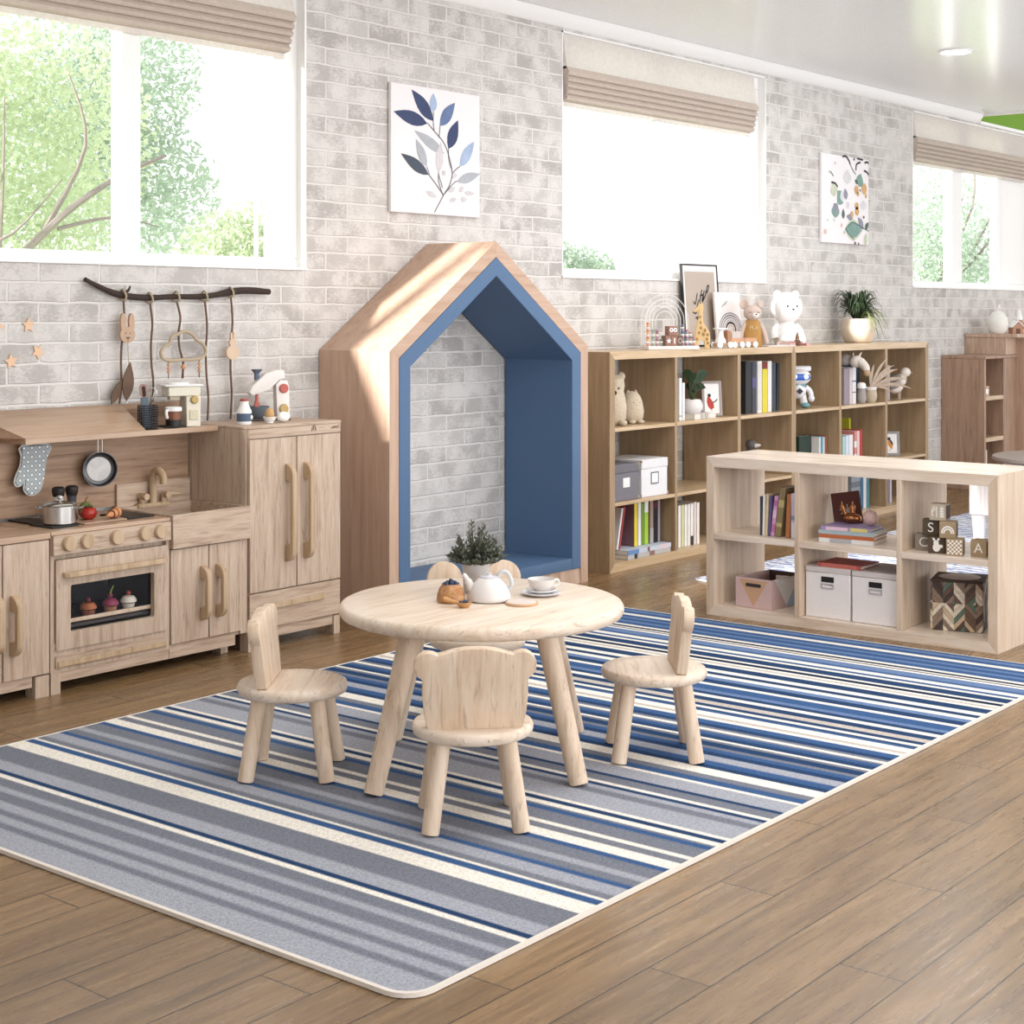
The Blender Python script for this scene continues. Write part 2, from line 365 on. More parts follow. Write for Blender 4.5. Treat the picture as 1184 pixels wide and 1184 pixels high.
def translucent(hexc, amt=0.4, name='cloth', rough=0.8, var=0.12, scale=40):
    m, nt, p = newmat(name); out = nt.nodes['Material Output']; c = srgb(hexc)
    tc = node(nt, 'ShaderNodeTexCoord'); nz = node(nt, 'ShaderNodeTexNoise'); nz.inputs['Scale'].default_value = scale; nz.inputs['Detail'].default_value = 3
    link(nt, tc.outputs['Object'], nz.inputs['Vector'])
    mx = node(nt, 'ShaderNodeMix', data_type='RGBA'); mx.inputs[6].default_value = c4([v*(1-var) for v in c]); mx.inputs[7].default_value = c4([min(1, v*(1+var)) for v in c])
    link(nt, nz.outputs['Fac'], mx.inputs[0]); link(nt, mx.outputs[2], p.inputs['Base Color']); p.inputs['Roughness'].default_value = rough
    tl = node(nt, 'ShaderNodeBsdfTranslucent'); link(nt, mx.outputs[2], tl.inputs['Color'])
    ms = node(nt, 'ShaderNodeMixShader'); ms.inputs[0].default_value = amt; link(nt, p.outputs[0], ms.inputs[1]); link(nt, tl.outputs[0], ms.inputs[2]); link(nt, ms.outputs[0], out.inputs['Surface'])
    return m
brick_m = brick_mat(); glass_m = glass_mat(); linen = translucent('D0C2B6', 0.16, 'linen'); sheer = translucent('F2EDE8', 0.4, 'sheer_linen')

bm = B(); box(bm, -2, 18, -3, 6.0, -0.1, 0); struct('floor', bm, floor_mat())
bm = B()
WIN = [(1.6, 5.507), (7.600, 10.017), (12.435, 15.12)]; ZB, ZT, WT = 1.716, 3.19, 3.40
xs = -2
for a, b_ in WIN:
    box(bm, xs, a, WY, 6.0, 0, WT); box(bm, a, b_, WY, 6.0, 0, ZB); box(bm, a, b_, WY, 6.0, ZT, WT); xs = b_
box(bm, xs, 18, WY, 6.0, 0, WT)
struct('wall_back', bm, brick_m)
bm = B(); box(bm, -2.12, -2.0, -3, 6.0, 0, 3.40); struct('wall_left_sunblock', bm, plain('E8E5E1', 0.8, var=0.02))  # unseen side wall, added to keep the low sun off the foreground
bm = B(); box(bm, -2, 13.80, -3, WY-0.003, 3.285, 3.40); struct('ceiling', bm, ceiling_mat())
bm = B(); box(bm, 13.80, 13.86, -3, WY-0.003, 3.27, 3.9); struct('trim_1', bm, white_m, 'white edge board where the lower ceiling stops')
bm = B(); prism(bm, [(WY-0.001, 3.205), (WY-0.001, 3.284), (WY-0.06, 3.284), (WY-0.05, 3.262), (WY-0.02, 3.212)], 'x', -2, 13.79); box(bm, 13.79, 18, WY-.03, WY-.001, 3.197, 3.226, .003); struct('trim_2', bm, white_m, 'white cornice between brick wall and ceiling')
bm = B(); box(bm, 13.87, 18, WY-.006, WY-.0005, 3.227, 3.40); box(bm, 13.87, 18, WY-.006, 6.0, 3.401, 3.95); struct('wall_upper', bm, plain('6E9A1E', 0.7, var=0.05), 'bright green wall strip above the cornice at the far right')
bm = B(); box(bm, 13.80, 18, -3, 6.0, 3.95, 4.0); struct('ceiling_upper', bm, white_m, 'raised white ceiling beyond the lower one')
bm = B(); box(bm, -30, 60, 6.02, 70, -0.4, -0.3); struct('ground', bm, plain('B9C7A0', 0.9, var=0.2, scale=3), 'pale grass outside the windows')
FR = [(4.425, 4.532, 5.337), (8.615, 8.68, 9.80), (13.334, 13.556, 14.36)]
for i, ((a, b_), (m0, m1, st)) in enumerate(zip(WIN, FR)):
    bm = B(); y0, y1 = 5.815, 5.885; zb, zt = ZB+0.055, 3.10
    box(bm, a+.004, b_-.004, y0, y1, ZB+.004, zb, 0.004); box(bm, a+.004, b_-.004, y0, y1, zt, ZT-.004, 0.004)
    box(bm, a+.004, a+0.06, y0, y1, zb, zt, 0.004); box(bm, m0, m1, y0-.008, y1, zb, zt, 0.004)
    box(bm, st, b_-.004, y0, y1, zb, zt, 0.004); box(bm, st-0.112 if i == 0 else st+.11, st-0.098 if i == 0 else st+.118, y0-0.002, y0+.012, zb, zt)
    f = struct('window_%d' % (i+1), bm, white_m, 'white framed window %s' % ('over the play kitchen', 'over the honey oak bookcases', 'at the far right of the brick wall')[i])
    bm = B(); box(bm, a+0.06, m0, 5.848, 5.852, zb, zt); obj('pane', bm, glass_m, f)
    bm = B(); box(bm, m1, st, 5.848, 5.852, zb, zt); obj('pane', bm, glass_m, f)
    bm = B(); box(bm, a+.001, a+.012, WY-.002, 5.998, ZB, ZT); box(bm, b_-.012, b_-.001, WY-.002, 5.998, ZB, ZT); box(bm, a+.001, b_-.001, WY-.012, 5.998, ZB-.004, ZB+.008); box(bm, a+.001, b_-.001, WY-.002, 5.998, ZT-.012, ZT-.001)
    obj('reveal', bm, white_m, f)
# roman blinds
def blind(a, b_, label):
    t = thing('roman_blind', label, 'blind', ((a+b_)/2, WY, ZT-.014), group='roman blinds')
    L = (a-b_)/2; R = -L
    bm = B(); prism(bm, [(0.045, 0), (0.0, 0), (-0.012, -0.10), (-0.028, -0.20), (-0.02, -0.215), (0.045, -0.215)], 'x', L, R); obj('valance', bm, sheer, t, smooth=60)
    z = -0.2; 
    bm = B()
    for k in range(5):
        d = -0.045+0.006*k; h = 0.052 if k == 0 else 0.036
        prism(bm, [(0.045, z), (d+0.02, z), (d, z-h*0.6), (d+0.008, z-h), (0.045, z-h-0.012)], 'x', L+0.004*k, R-0.004*k); z -= h
    obj('pleats', bm, linen, t, smooth=30)
    bm = B(); box(bm, L+.02, R-.02, 0.02, 0.035, z-0.035, z-0.008, 0.003); obj('hem', bm, sheer, t)
blind(1.62, 5.40, 'long beige roman blind above the play kitchen window')
blind(7.615, 9.845, 'beige roman blind above the window over the honey oak bookcases')
blind(12.45, 15.0, 'beige roman blind of the far right window below the green strip')
# recessed ceiling lamp
t = thing('ceiling_light', 'round white recessed ceiling lamp', 'lamp', (10.35, 4.48, 3.285))
bm = B(); lathe(bm, [(0.098, -0.004), (0.098, -0.012), (0.118, -0.009), (0.122, -0.0005)], n=40); obj('rim', bm, white_m, t)
em, nt, p = newmat('lamp_glow'); p.inputs['Emission Color'].default_value = (1, 0.98, 0.95, 1); p.inputs['Emission Strength'].default_value = 4
bm = B(); lathe(bm, [(0.0, -0.006), (0.097, -0.006)], n=40); obj('diffuser', bm, em, t)
ld = bpy.data.lights.new('lamp_light', 'AREA'); ld.shape = 'DISK'; ld.size = 0.18; ld.energy = 8; lo = bpy.data.objects.new('lamp_light', ld); COL.objects.link(lo); lo.location = (10.35, 4.48, 3.27)

# ---------------------------------------------------------------- trees outside
leaf_a = translucent('CDD8B8', 0.5, 'sunlit_leaves', var=0.25, scale=2.0); leaf_b = translucent('B6C6B4', 0.5, 'cool_leaves', var=0.25, scale=2.0); bark = plain('857B73', 0.9, var=0.2)
def tree(label, base, blobs, n, size, lm, branches, name='tree', seed=1):
    rnd = random.Random(seed); t = thing(name, label, 'tree' if name == 'tree' else 'bush', base, group=None)
    bm = B(); tot = sum(b_[3]**2 for b_ in blobs)
    for cx, cy, cz, r, fl in blobs:
        for _ in range(int(n*r*r/tot)):
            v = Vector((rnd.gauss(0, 1), rnd.gauss(0, 1), rnd.gauss(0, 1))).normalized()*r*(rnd.random()**0.42)
            c = Vector((cx+v.x, cy+v.y*0.8, cz+v.z*fl)); s = size*rnd.uniform(0.6, 1.4)
            q = Matrix.Rotation(rnd.uniform(0, 6.28), 3, 'Z') @ Matrix.Rotation(rnd.uniform(-1.2, 1.2), 3, 'X') @ Matrix.Rotation(rnd.uniform(0, 6.28), 3, 'Y')
            P = [Vector((-s, 0, 0)), Vector((0, -s*.45, s*.12)), Vector((s, 0, 0)), Vector((0, s*.45, s*.12))]
            bm.faces.new([bm.verts.new(q @ k + c) for k in P])
    obj('crown', bm, lm, t, smooth=0)
    bm = B()
    for pts, r0, r1 in branches: tube(bm, pts, (r0, r1), n=6, k=4)
    obj('trunk', bm, bark, t)
tree('pale green leafy tree seen through the left pane of the kitchen window', (6.9, 10.6, -0.3),
     [(-1.2, 0, 3.2, 1.0, 1), (-0.5, 0.1, 3.6, 0.9, 1), (0.5, 0.0, 3.2, 0.9, 1), (-0.5, 0.3, 2.4, 0.9, 0.9), (0.4, -0.1, 2.4, 0.7, 0.9)], 20000, 0.032, leaf_a,
     [([(-.3, 0, 0), (-.35, -.1, 1.6), (-.2, -.9, 2.35), (.3, -1.0, 2.75), (.9, -.9, 3.0)], .045, .012), ([(-.3, -.5, 1.9), (-.55, -.95, 2.6), (-.5, -.9, 3.3)], .02, .006), ([(-.3, -.6, 2.0), (-.8, -.95, 2.9), (-1.0, -.9, 3.4)], .018, .006), ([(-.1, -.95, 2.4), (.35, -1.0, 2.5), (.8, -.95, 2.45)], .016, .005), ([(.3, -1.0, 2.75), (.5, -1.0, 3.0), (.55, -.95, 3.3)], .013, .004), ([(-.9, -.95, 2.2), (-.5, -1.0, 2.35), (-.1, -1.0, 2.75)], .016, .005), ([(-.2, -.9, 2.35), (.1, -1.0, 3.0), (.0, -.95, 3.5)], .022, .006)], seed=3)
tree('cooler green leafy tree seen through the right pane of the kitchen window', (10.25, 13.4, -0.3),
     [(-0.2, 0, 4.3, 1.05, 1), (.3, 0.1, 3.0, 0.9, 1), (-0.9, 0.2, 3.6, 0.9, 1)], 15000, 0.036, leaf_b,
     [([(.1, 0, 0), (0, 0, 2.2), (-.3, -.4, 3.6), (-.5, -.5, 4.8)], .09, .015)], seed=5)
tree('low pale green bush at the right edge of the kitchen window', (8.85, 9.4, -0.3), [(-.35, 0, 2.3, .45, .9), (-.7, 0, 2.2, .45, .9), (.1, 0, 2.25, .42, 1), (-.3, 0, 1.5, .7, 1)], 9000, 0.03, leaf_a, [([(0, 0, 0), (0, 0, 1.6)], .05, .02)], 'bush', 8)
tree('small pale green bush low in the window over the bookcases', (14.9, 11.0, -0.3), [(0, 0, 2.2, .5, .8), (-.6, 0, 2.3, .45, .8), (.4, 0, 2.0, .35, .8)], 5000, 0.035, leaf_b, [([(0, 0, 0), (0, 0, 1.5)], .05, .02)], 'bush', 9)
tree('thin pale tree with many twigs seen through the far right window', (20.6, 9.2, -0.3), [(-.7, 0, 3.0, 1.0, 1), (.6, 0, 3.0, 1.0, 1), (0, 0, 2.3, .9, .8), (1.3, 0, 2.4, .9, 1)], 11000, 0.033, leaf_b,
     [([(0, 0, 0), (0, 0, 2.0), (.2, -.3, 3.4)], .06, .015), ([(0, 0, 1.8), (-.6, -.5, 2.9), (-.8, -.6, 3.6)], .03, .01), ([(.0, 0, 2.0), (.8, -.5, 2.9), (1.0, -.6, 3.8)], .03, .01), ([(-.3, -.2, 2.4), (-.2, -.6, 3.2), (-.4, -.7, 3.9)], .02, .008), ([(.4, -.2, 2.4), (.5, -.6, 3.2), (.4, -.7, 3.9)], .02, .008)], seed=11)

# ---------------------------------------------------------------- rugs
PALT = dict(LG='A6A9B3', DG='7B7F8A', W='EFEAE0', B='3F5E8B', DB='2B4468', N='202C46', T='C4BBB2', LB='6C83A9')
STR = [('LG', 2.656), ('DG', 2.687), ('LG', 2.727), ('DG', 2.759), ('LG', 2.806), ('DG', 2.862), ('LG', 2.894), ('DG', 2.951), ('W', 2.976), ('DB', 3.001), ('LG', 3.064), ('DG', 3.182), ('W', 3.254), ('B', 3.288), ('W', 3.302), ('DG', 3.331), ('LG', 3.392), ('B', 3.416), ('DG', 3.458), ('LG', 3.492), ('DG', 3.558), ('B', 3.589), ('W', 3.643), ('DG', 3.682), ('W', 3.706), ('DG', 3.779), ('B', 3.811), ('DG', 3.824), ('W', 3.854), ('DB', 3.883), ('W', 3.904), ('LG', 4.01), ('DG', 4.053), ('LG', 4.086), ('DB', 4.11), ('W', 4.132), ('DG', 4.186), ('DB', 4.208), ('LG', 4.296), ('W', 4.316), ('B', 4.356), ('DG', 4.4), ('W', 4.464), ('DB', 4.498), ('B', 4.54), ('LG', 4.599), ('DB', 4.637), ('B', 4.669), ('DG', 4.697), ('DB', 4.744), ('DG', 4.765), ('W', 4.783), ('DB', 4.821), ('B', 4.852), ('DG', 4.871), ('W', 4.894), ('DG', 4.916), ('DB', 4.949), ('B', 4.995), ('W', 5.021), ('T', 5.048), ('W', 5.096), ('B', 5.12), ('DB', 5.137), ('W', 5.164), ('DB', 5.199), ('T', 5.242), ('DB', 5.292), ('W', 5.328), ('DB', 5.364), ('LB', 5.394), ('B', 5.469), ('W', 5.499), ('DB', 5.553), ('LB', 5.595), ('W', 5.635), ('DB', 5.675), ('W', 5.719), ('DB', 5.785), ('W', 5.812), ('T', 5.836), ('W', 5.859), ('N', 5.895), ('W', 5.918), ('DB', 5.987), ('W', 6.013), ('B', 6.042), ('W', 6.085), ('B', 6.11), ('LB', 6.18), ('W', 6.203), ('N', 6.217), ('W', 6.235), ('N', 6.262), ('W', 6.292), ('B', 6.338), ('LB', 6.365), ('B', 6.414), ('LB', 6.438), ('B', 6.484), ('W', 6.524), ('B', 6.564), ('LB', 6.60), ('B', 6.632)]
def pile_mat(name, attr):
    m, nt, p = newmat(name); p.inputs['Roughness'].default_value = 0.95; p.inputs['Specular IOR Level'].default_value = 0.05
    tc = node(nt, 'ShaderNodeTexCoord'); nz = node(nt, 'ShaderNodeTexNoise'); nz.inputs['Scale'].default_value = 260; nz.inputs['Detail'].default_value = 3
    link(nt, tc.outputs['Object'], nz.inputs['Vector'])
    n2 = node(nt, 'ShaderNodeTexNoise'); n2.inputs['Scale'].default_value = 110; n2.inputs['Detail'].default_value = 2; link(nt, tc.outputs['Object'], n2.inputs['Vector'])
    ad = node(nt, 'ShaderNodeMath', operation='ADD'); link(nt, nz.outputs['Fac'], ad.inputs[0]); link(nt, n2.outputs['Fac'], ad.inputs[1])
    mr = node(nt, 'ShaderNodeMapRange'); mr.inputs['From Min'].default_value = 0.7; mr.inputs['From Max'].default_value = 1.3; mr.inputs['To Min'].default_value = 0.76; mr.inputs['To Max'].default_value = 1.20
    link(nt, ad.outputs[0], mr.inputs['Value'])
    hv = node(nt, 'ShaderNodeHueSaturation'); link(nt, mr.outputs[0], hv.inputs['Value'])
    if attr:
        at = node(nt, 'ShaderNodeAttribute'); at.attribute_name = 'stripe'; link(nt, at.outputs['Color'], hv.inputs['Color'])
    else:
        wv = node(nt, 'ShaderNodeTexWave', bands_direction='X'); wv.inputs['Scale'].default_value = 4.2; wv.inputs['Distortion'].default_value = 5.5; wv.inputs['Detail'].default_value = 3; wv.inputs['Detail Scale'].default_value = 3
        link(nt, tc.outputs['Object'], wv.inputs['Vector'])
        r = node(nt, 'ShaderNodeValToRGB'); e = r.color_ramp.elements; e[0].position = 0.2; e[0].color = c4(srgb('8E9CC0')); e[1].position = 0.6; e[1].color = c4(srgb('E9E9EE'))
        link(nt, wv.outputs['Fac'], r.inputs['Fac']); link(nt, r.outputs['Color'], hv.inputs['Color'])
    link(nt, hv.outputs['Color'], p.inputs['Base Color'])
    b = node(nt, 'ShaderNodeBump'); b.inputs['Strength'].default_value = 0.5; b.inputs['Distance'].default_value = 0.004; link(nt, ad.outputs[0], b.inputs['Height']); link(nt, b.outputs['Normal'], p.inputs['Normal'])
    return m
RX0, RX1, RY0, RY1, RR, RT = 2.559, 6.632, 2.351, 4.810, 0.07, 0.011
def rug_y(x):
    d = max(0, RX0+RR-x, x-(RX1-RR)); c = RR-math.sqrt(max(0, RR*RR-min(d, RR)**2)); return RY0+c, RY1-c
rug = thing('area_rug', 'large blue grey and cream striped area rug under the children\'s table', 'rug', (RX0, RY0, 0))
bm = B(); lay = bm.loops.layers.float_color.new('stripe'); pts = []; prevx = RX0
for k, (c, xe) in enumerate(STR):
    soft = 0.004
    if k and {c, STR[k-1][0]} <= {'LG', 'DG', 'LB', 'B'}: soft = 0.011
    s0 = min(soft, (xe-prevx)*0.3)
    col = c4(srgb(PALT[c])); pts += [(prevx+(s0 if k else 0), col), (xe-min(0.004, (xe-prevx)*.3), col)]; prevx = xe
xs_ = []
for (xa, ca), (xb, cb_) in zip(pts, pts[1:]):
    n = 1 if (xa > RX0+RR and xb < RX1-RR) else 6
    for q in range(n): xs_.append((xa+(xb-xa)*q/n, xa+(xb-xa)*(q+1)/n, [ca[i]+(cb_[i]-ca[i])*q/n for i in range(4)], [ca[i]+(cb_[i]-ca[i])*(q+1)/n for i in range(4)]))
for xa, xb, ca, cb_ in xs_:
    if xb-xa < 1e-6: continue
    ya, yb = rug_y(xa), rug_y(xb)
    vs_ = [bm.verts.new((xa, ya[0], RT)), bm.verts.new((xb, yb[0], RT)), bm.verts.new((xb, yb[1], RT)), bm.verts.new((xa, ya[1], RT))]
    f = bm.faces.new(vs_)
    for l, c in zip(f.loops, (ca, cb_, cb_, ca)): l[lay] = c
    for i, j in ((0, 1), (2, 3)):
        f = bm.faces.new((vs_[j], vs_[i], bm.verts.new((vs_[i].co.x, vs_[i].co.y, .001)), bm.verts.new((vs_[j].co.x, vs_[j].co.y, .001))))
        for l, c in zip(f.loops, (cb_, ca, ca, cb_) if i == 0 else (ca, cb_, cb_, ca)): l[lay] = c
wpart('pile', bm, pile_mat('striped_pile', True), rug, smooth=0)
bm = B(); o_ = rrect(RX0-.008, RX1+.004, RY0-.006, RY1+.006, RR+.006); i_ = rrect(RX0+.005, RX1-.002, RY0+.003, RY1-.002, RR-.003)
ringprism(bm, o_, i_, 'z', 0.0015, RT+.0015); wpart('binding', bm, plain('E4DCD2', 0.9, scale=200), rug)
bm = B(); prism(bm, rrect(7.6, 12.4, 1.2, 4.83, 0.02), 'z', 0.001, 0.012); tag(obj('area_rug', bm, pile_mat('speckled_pile', False)), 'second pale blue and white wavy rug on the floor behind the low shelf', 'rug')

# ---------------------------------------------------------------- furniture: play kitchen
KF, KB = 5.335, 5.752
def arch_handle(bm, x, z0, z1, y, w=0.028, d=0.052, t=0.022):
    def arc(dd, ins, rr):
        out = []; h = (z1-z0)/2-ins; zc = (z0+z1)/2
        for i in range(8):
            q = PI/2*i/7; out.append((y-dd*math.sin(q), zc-h+rr*(1-math.cos(q))))
        for i in range(8):
            q = PI/2*(1-i/7); out.append((y-dd*math.sin(q), zc+h-rr*(1-math.cos(q))))
        return out
    o = arc(d, 0, .05); i_ = arc(d-t, min(.075, (z1-z0)*.24), .012)
    prism(bm, o + i_[::-1], 'x', x-w/2, x+w/2, bev=0.003, seg=1)
def door(t, x0, x1, z0, z1, hx, hz0, hz1, y=KF):
    bm = B(); box(bm, x0, x1, y-.001, y+.018, z0, z1, 0.002); d = wpart('door', bm, kit_z, t)
    bm = B(); arch_handle(bm, hx, hz0, hz1, y-.0005); wpart('handle', bm, kit_h, t, under=d)
# left cabinet
t = thing('kitchen_cabinet', 'play kitchen cabinet left of the toy oven at the photo\'s left edge', 'cabinet', (3.36, 5.54, 0))
bm = B(); box(bm, 3.0, 3.722, KF+.02, KB, 0.085, 0.615, 0.001); wpart('body', bm, kit_z, t)
bm = B(); box(bm, 2.99, 3.724, KF-.004, KB, 0.616, 0.640, 0.002); wpart('worktop', bm, hood_m, t)
bm = B(); box(bm, 3.0, 3.65, KF+.012, KF+.03, 0.045, 0.088); wpart('plinth_rail', bm, kit_x, t)
for x in (3.0, 3.66):
    bm = B(); box(bm, x, x+.062, KF+.004, KF+.07, 0.0, 0.0845); wpart('foot', bm, kit_z, t)
door(t, 3.01, 3.509, 0.09, 0.612, 3.478, 0.20, 0.43); door(t, 3.514, 3.720, 0.09, 0.612, 3.556, 0.182, 0.418)
# toy oven
t = thing('toy_oven', 'wooden toy oven with five round knobs and a dark window', 'oven', (4.02, 5.54, 0))
bm = B()
for a in ((3.728, 3.745, KF+.004, KB, .085, .625), (4.298, 4.314, KF+.004, KB, .085, .625), (3.745, 4.298, KB-.012, KB, .085, .625), (3.745, 4.298, KF+.004, KB-.012, .085, .20), (3.745, 4.298, KF+.03, KB-.012, .525, .625)):
    box(bm, *a)
wpart('body', bm, [kit_z], t)
bm = B(); box(bm, 3.746, 4.297, KB-.016, KB-.0125, .201, .524); box(bm, 3.7455, 3.7475, KF+.03, KB-.02, .201, .524); box(bm, 4.2955, 4.2975, KF+.03, KB-.02, .201, .524); box(bm, 3.748, 4.295, KF+.03, KB-.02, .2005, .204)
wpart('lining', bm, plain('3A3A40', 0.6, var=0.3, scale=12), t)
bm = B(); box(bm, 3.726, 4.316, KF-.004, KB, 0.626, 0.642, 0.002); wpart('hob_top', bm, hood_m, t)
bm = B(); box(bm, 3.732, 4.312, KF-.012, KF+.012, 0.547, 0.6255, 0.002); cp = wpart('control_panel', bm, kit_x, t)
for x in (3.80, 3.886, 4.029, 4.173, 4.252):
    bm = B(); lathe(bm, [(0.030, 0), (0.030, 0.014), (0.027, 0.018), (0, 0.018)], (x, KF-.0125, 0.590), n=28, M=Matrix.Rotation(PI/2, 4, 'X')); wpart('knob', bm, kit_h, t, under=cp)
bm = B(); ringprism(bm, rrect(3.749, 4.297, .172, .527, .004), rrect(3.816, 4.228, .238, .423, .008), 'y', KF-.006, KF+.018); dr = wpart('oven_door', bm, kit_z, t)
bm = B(); box(bm, 3.812, 4.232, KF+.012, KF+.015, .234, .427); wpart('window_pane', bm, glass_m, t, under=dr)
bm = B(); prism(bm, [(3.778, KF-.007), (3.778, KF-.022), (3.79, KF-.036), (4.26, KF-.036), (4.272, KF-.022), (4.272, KF-.007), (4.252, KF-.007), (4.248, KF-.02), (3.80, KF-.02), (3.796, KF-.007)], 'z', .456, .478, bev=.003, seg=1); wpart('handle', bm, kit_h, t, under=dr)
bm = B(); box(bm, 3.749, 4.297, KF-.004, KF+.003, .102, .150, .002); wpart('lower_drawer', bm, kit_x, t)
bm = B(); box(bm, 3.756, 3.93, KF-.009, KF-.0045, .106, .128, .001); box(bm, 3.93, 4.29, KF-.007, KF-.0045, .106, .128, .001); wpart('drawer_rail', bm, kit_h, t)
bm = B(); box(bm, 3.775, 4.314, KF+.008, KF+.025, .045, .0845); wpart('plinth_rail', bm, kit_x, t)
bm = B(); box(bm, 3.730, 3.774, KF+.003, KF+.06, 0, .0845); wpart('foot', bm, kit_z, t)
bm = B(); box(bm, 3.755, 4.288, KF+.035, KB-.03, .246, .258); wpart('oven_shelf', bm, plain('4A4542', .6, var=.2), t)
bm = B(); box(bm, 3.755, 4.288, KF+.020, KF+.030, .268, .284, .002); wpart('shelf_lip', bm, low_z, t)
# sink unit
t = thing('sink_cabinet', 'play kitchen sink cabinet between the toy oven and the toy fridge', 'cabinet', (4.53, 5.54, 0))
bm = B(); box(bm, 4.317, 4.747, KF+.02, KB, .085, .50, .001); wpart('body', bm, kit_z, t)
bm = B(); box(bm, 4.317, 4.748, KF-.018, KF+.006, .507, .650, .002); box(bm, 4.317, 4.335, KF+.006, KB-.03, .507, .650, .001); box(bm, 4.730, 4.748, KF+.006, KB-.03, .507, .650, .001); box(bm, 4.335, 4.730, KB-.05, KB-.03, .507, .650); box(bm, 4.335, 4.730, KF+.006, KB-.05, .507, .535)
wpart('basin', bm, kit_x, t)
bm = B(); box(bm, 4.338, 4.745, KB-.029, KB-.016, .56, .752, .002); wpart('splash_panel', bm, kit_x, t)
door(t, 4.320, 4.523, .104, .502, 4.488, .184, .417); door(t, 4.528, 4.705, .104, .502, 4.576, .184, .417)
bm = B(); box(bm, 4.709, 4.747, KF+.006, KF+.02, .09, .502); wpart('filler_strip', bm, kit_z, t)
bm = B(); box(bm, 4.317, 4.68, KF+.008, KF+.025, .045, .102); wpart('plinth_rail', bm, kit_x, t)
bm = B(); box(bm, 4.66, 4.70, KF+.08, KF+.14, 0, .0845); wpart('foot', bm, kit_z, t)
bm = B(); box(bm, 4.43, 4.60, 5.688, 5.722, .640, .658, .006, seg=2)
tube(bm, [(4.515, 5.70, .655), (4.515, 5.70, .76), (4.515, 5.685, .797), (4.515, 5.655, .80), (4.515, 5.63, .775), (4.515, 5.628, .745)], .017, n=10)
for x in (4.455, 4.575):
    cyl(bm, (x, 5.70, .655), (x, 5.70, .688), .013); cyl(bm, (x, 5.665, .690), (x, 5.735 if x < 4.5 else 5.70, .690), .015)
    if x > 4.5: cyl(bm, (x, 5.69, .69), (x+.06, 5.66, .692), .008)
fa = wpart('tap', bm, kit_h, t)
# fridge
t = thing('toy_fridge', 'tall wooden toy fridge with two long handles and a drawer', 'cupboard', (5.037, 5.54, 0))
bm = B(); box(bm, 4.752, 5.322, KF+.02, KB, .085, .984, .001); wpart('body', bm, kit_z, t)
bm = B(); box(bm, 4.750, 5.324, KF-.002, KB, .985, .997, .001); wpart('top_board', bm, kit_x, t)
bm = B(); box(bm, 4.757, 5.322, KF, KF+.019, .943, .984, .001); pn = wpart('top_rail', bm, kit_x, t)
bm = B(); bm2 = B()
stroke(bm, [(5.135, .955), (5.138, .972), (5.146, .974), (5.148, .965), (5.14, .962)], .004, KF-.0008); stroke(bm, [(5.152, .976), (5.158, .972), (5.160, .962), (5.154, .958)], .005, KF-.0008); stroke(bm, [(5.142, .98), (5.15, .982), (5.158, .981)], .003, KF-.0008)
stroke(bm2, [(5.262, .962), (5.267, .968), (5.272, .963), (5.277, .970), (5.283, .964), (5.288, .971), (5.294, .966), (5.298, .964), (5.304, .972), (5.308, .978)], .0035, KF-.0008)
wpart('burnt_mark', bm, plain('3A2618', 0.8), t, under=pn); wpart('burnt_mark', bm2, plain('3A2618', 0.8), t, under=pn)
door(t, 4.759, 5.039, .258, .938, 4.982, .376, .818); door(t, 5.044, 5.320, .258, .938, 5.095, .376, .818)
bm = B(); box(bm, 4.759, 5.320, KF, KF+.018, .092, .252, .002); d = wpart('drawer', bm, kit_x, t)
bm = B(); box(bm, 4.89, 5.216, KF-.012, KF-.0005, .176, .200, .002); wpart('pull', bm, kit_h, t, under=d)
bm = B(); box(bm, 4.79, 5.28, KF+.012, KF+.03, .045, .09); wpart('plinth_rail', bm, kit_x, t)
for x in (4.753, 5.281):
    bm = B(); box(bm, x, x+.039, KF+.004, KF+.06, 0, .0845); wpart('foot', bm, kit_z, t)
# hood and shelf with back board
t = thing('cooker_hood_shelf', 'brown wooden cooker hood with shelf and back board above the toy oven', 'shelf', (4.2, 5.7, 0.64))
bm = B(); box(bm, 3.0, 4.746, KB-.014, KB, .655, 1.10, .001); wpart('back_board', bm, wood('backboard_oak', 'B4977F', 'A1846C', '846753', 'x', knots=0.3), t)
bm = B(); box(bm, 3.745, 4.746, 5.53, KB-.015, .972, .995, .001); wpart('shelf_board', bm, hood_m, t)
bm = B()
A = [(3.748, 5.531, .9955), (4.327, 5.531, .9955), (4.327, KB-.016, 1.098), (3.60, KB-.016, 1.098)]
prism(bm, [(5.531, .9955), (KB-.016, .9955), (KB-.016, 1.098), (KB-.05, 1.098)], 'x', 3.60, 4.345)
for v in bm.verts:
    if v.co.y < 5.54 and v.co.x < 3.7: v.co.x = 3.748
    if v.co.z < 1.0 and v.co.x < 3.7: v.co.x = 3.62
wpart('hood', bm, hood_m, t)

# ---------------------------------------------------------------- house shaped nook
HX0, HX1, HY0, HY1, ZE, ZR = 5.590, 7.201, 5.274, 5.755, 1.316, 1.872
def house(o, bottom):
    x0, x1 = HX0+o, HX1-o; xc = (HX0+HX1)/2; s = (ZR-ZE)/(xc-HX0); k = math.hypot(1, s)
    ze = ZE - o*k + o*s; zr = ZR - o*k
    return [(x0, bottom), (x0, ze), (xc, zr), (x1, ze), (x1, bottom)]
t = thing('play_house_nook', 'house shaped wooden reading nook lined in blue standing at the brick wall', 'play house', ((HX0+HX1)/2, 5.5, 0))
O = house(0, 0); I = house(.066, 0); Oe = house(0, 0)
prs = [('side_panel', [O[0], O[1], I[1], I[0]], house_z), ('roof_panel', [O[1], O[2], I[2], I[1]], house_r), ('roof_panel', [O[2], O[3], I[3], I[2]], house_r), ('side_panel', [O[3], O[4], I[4], I[3]], house_z)]
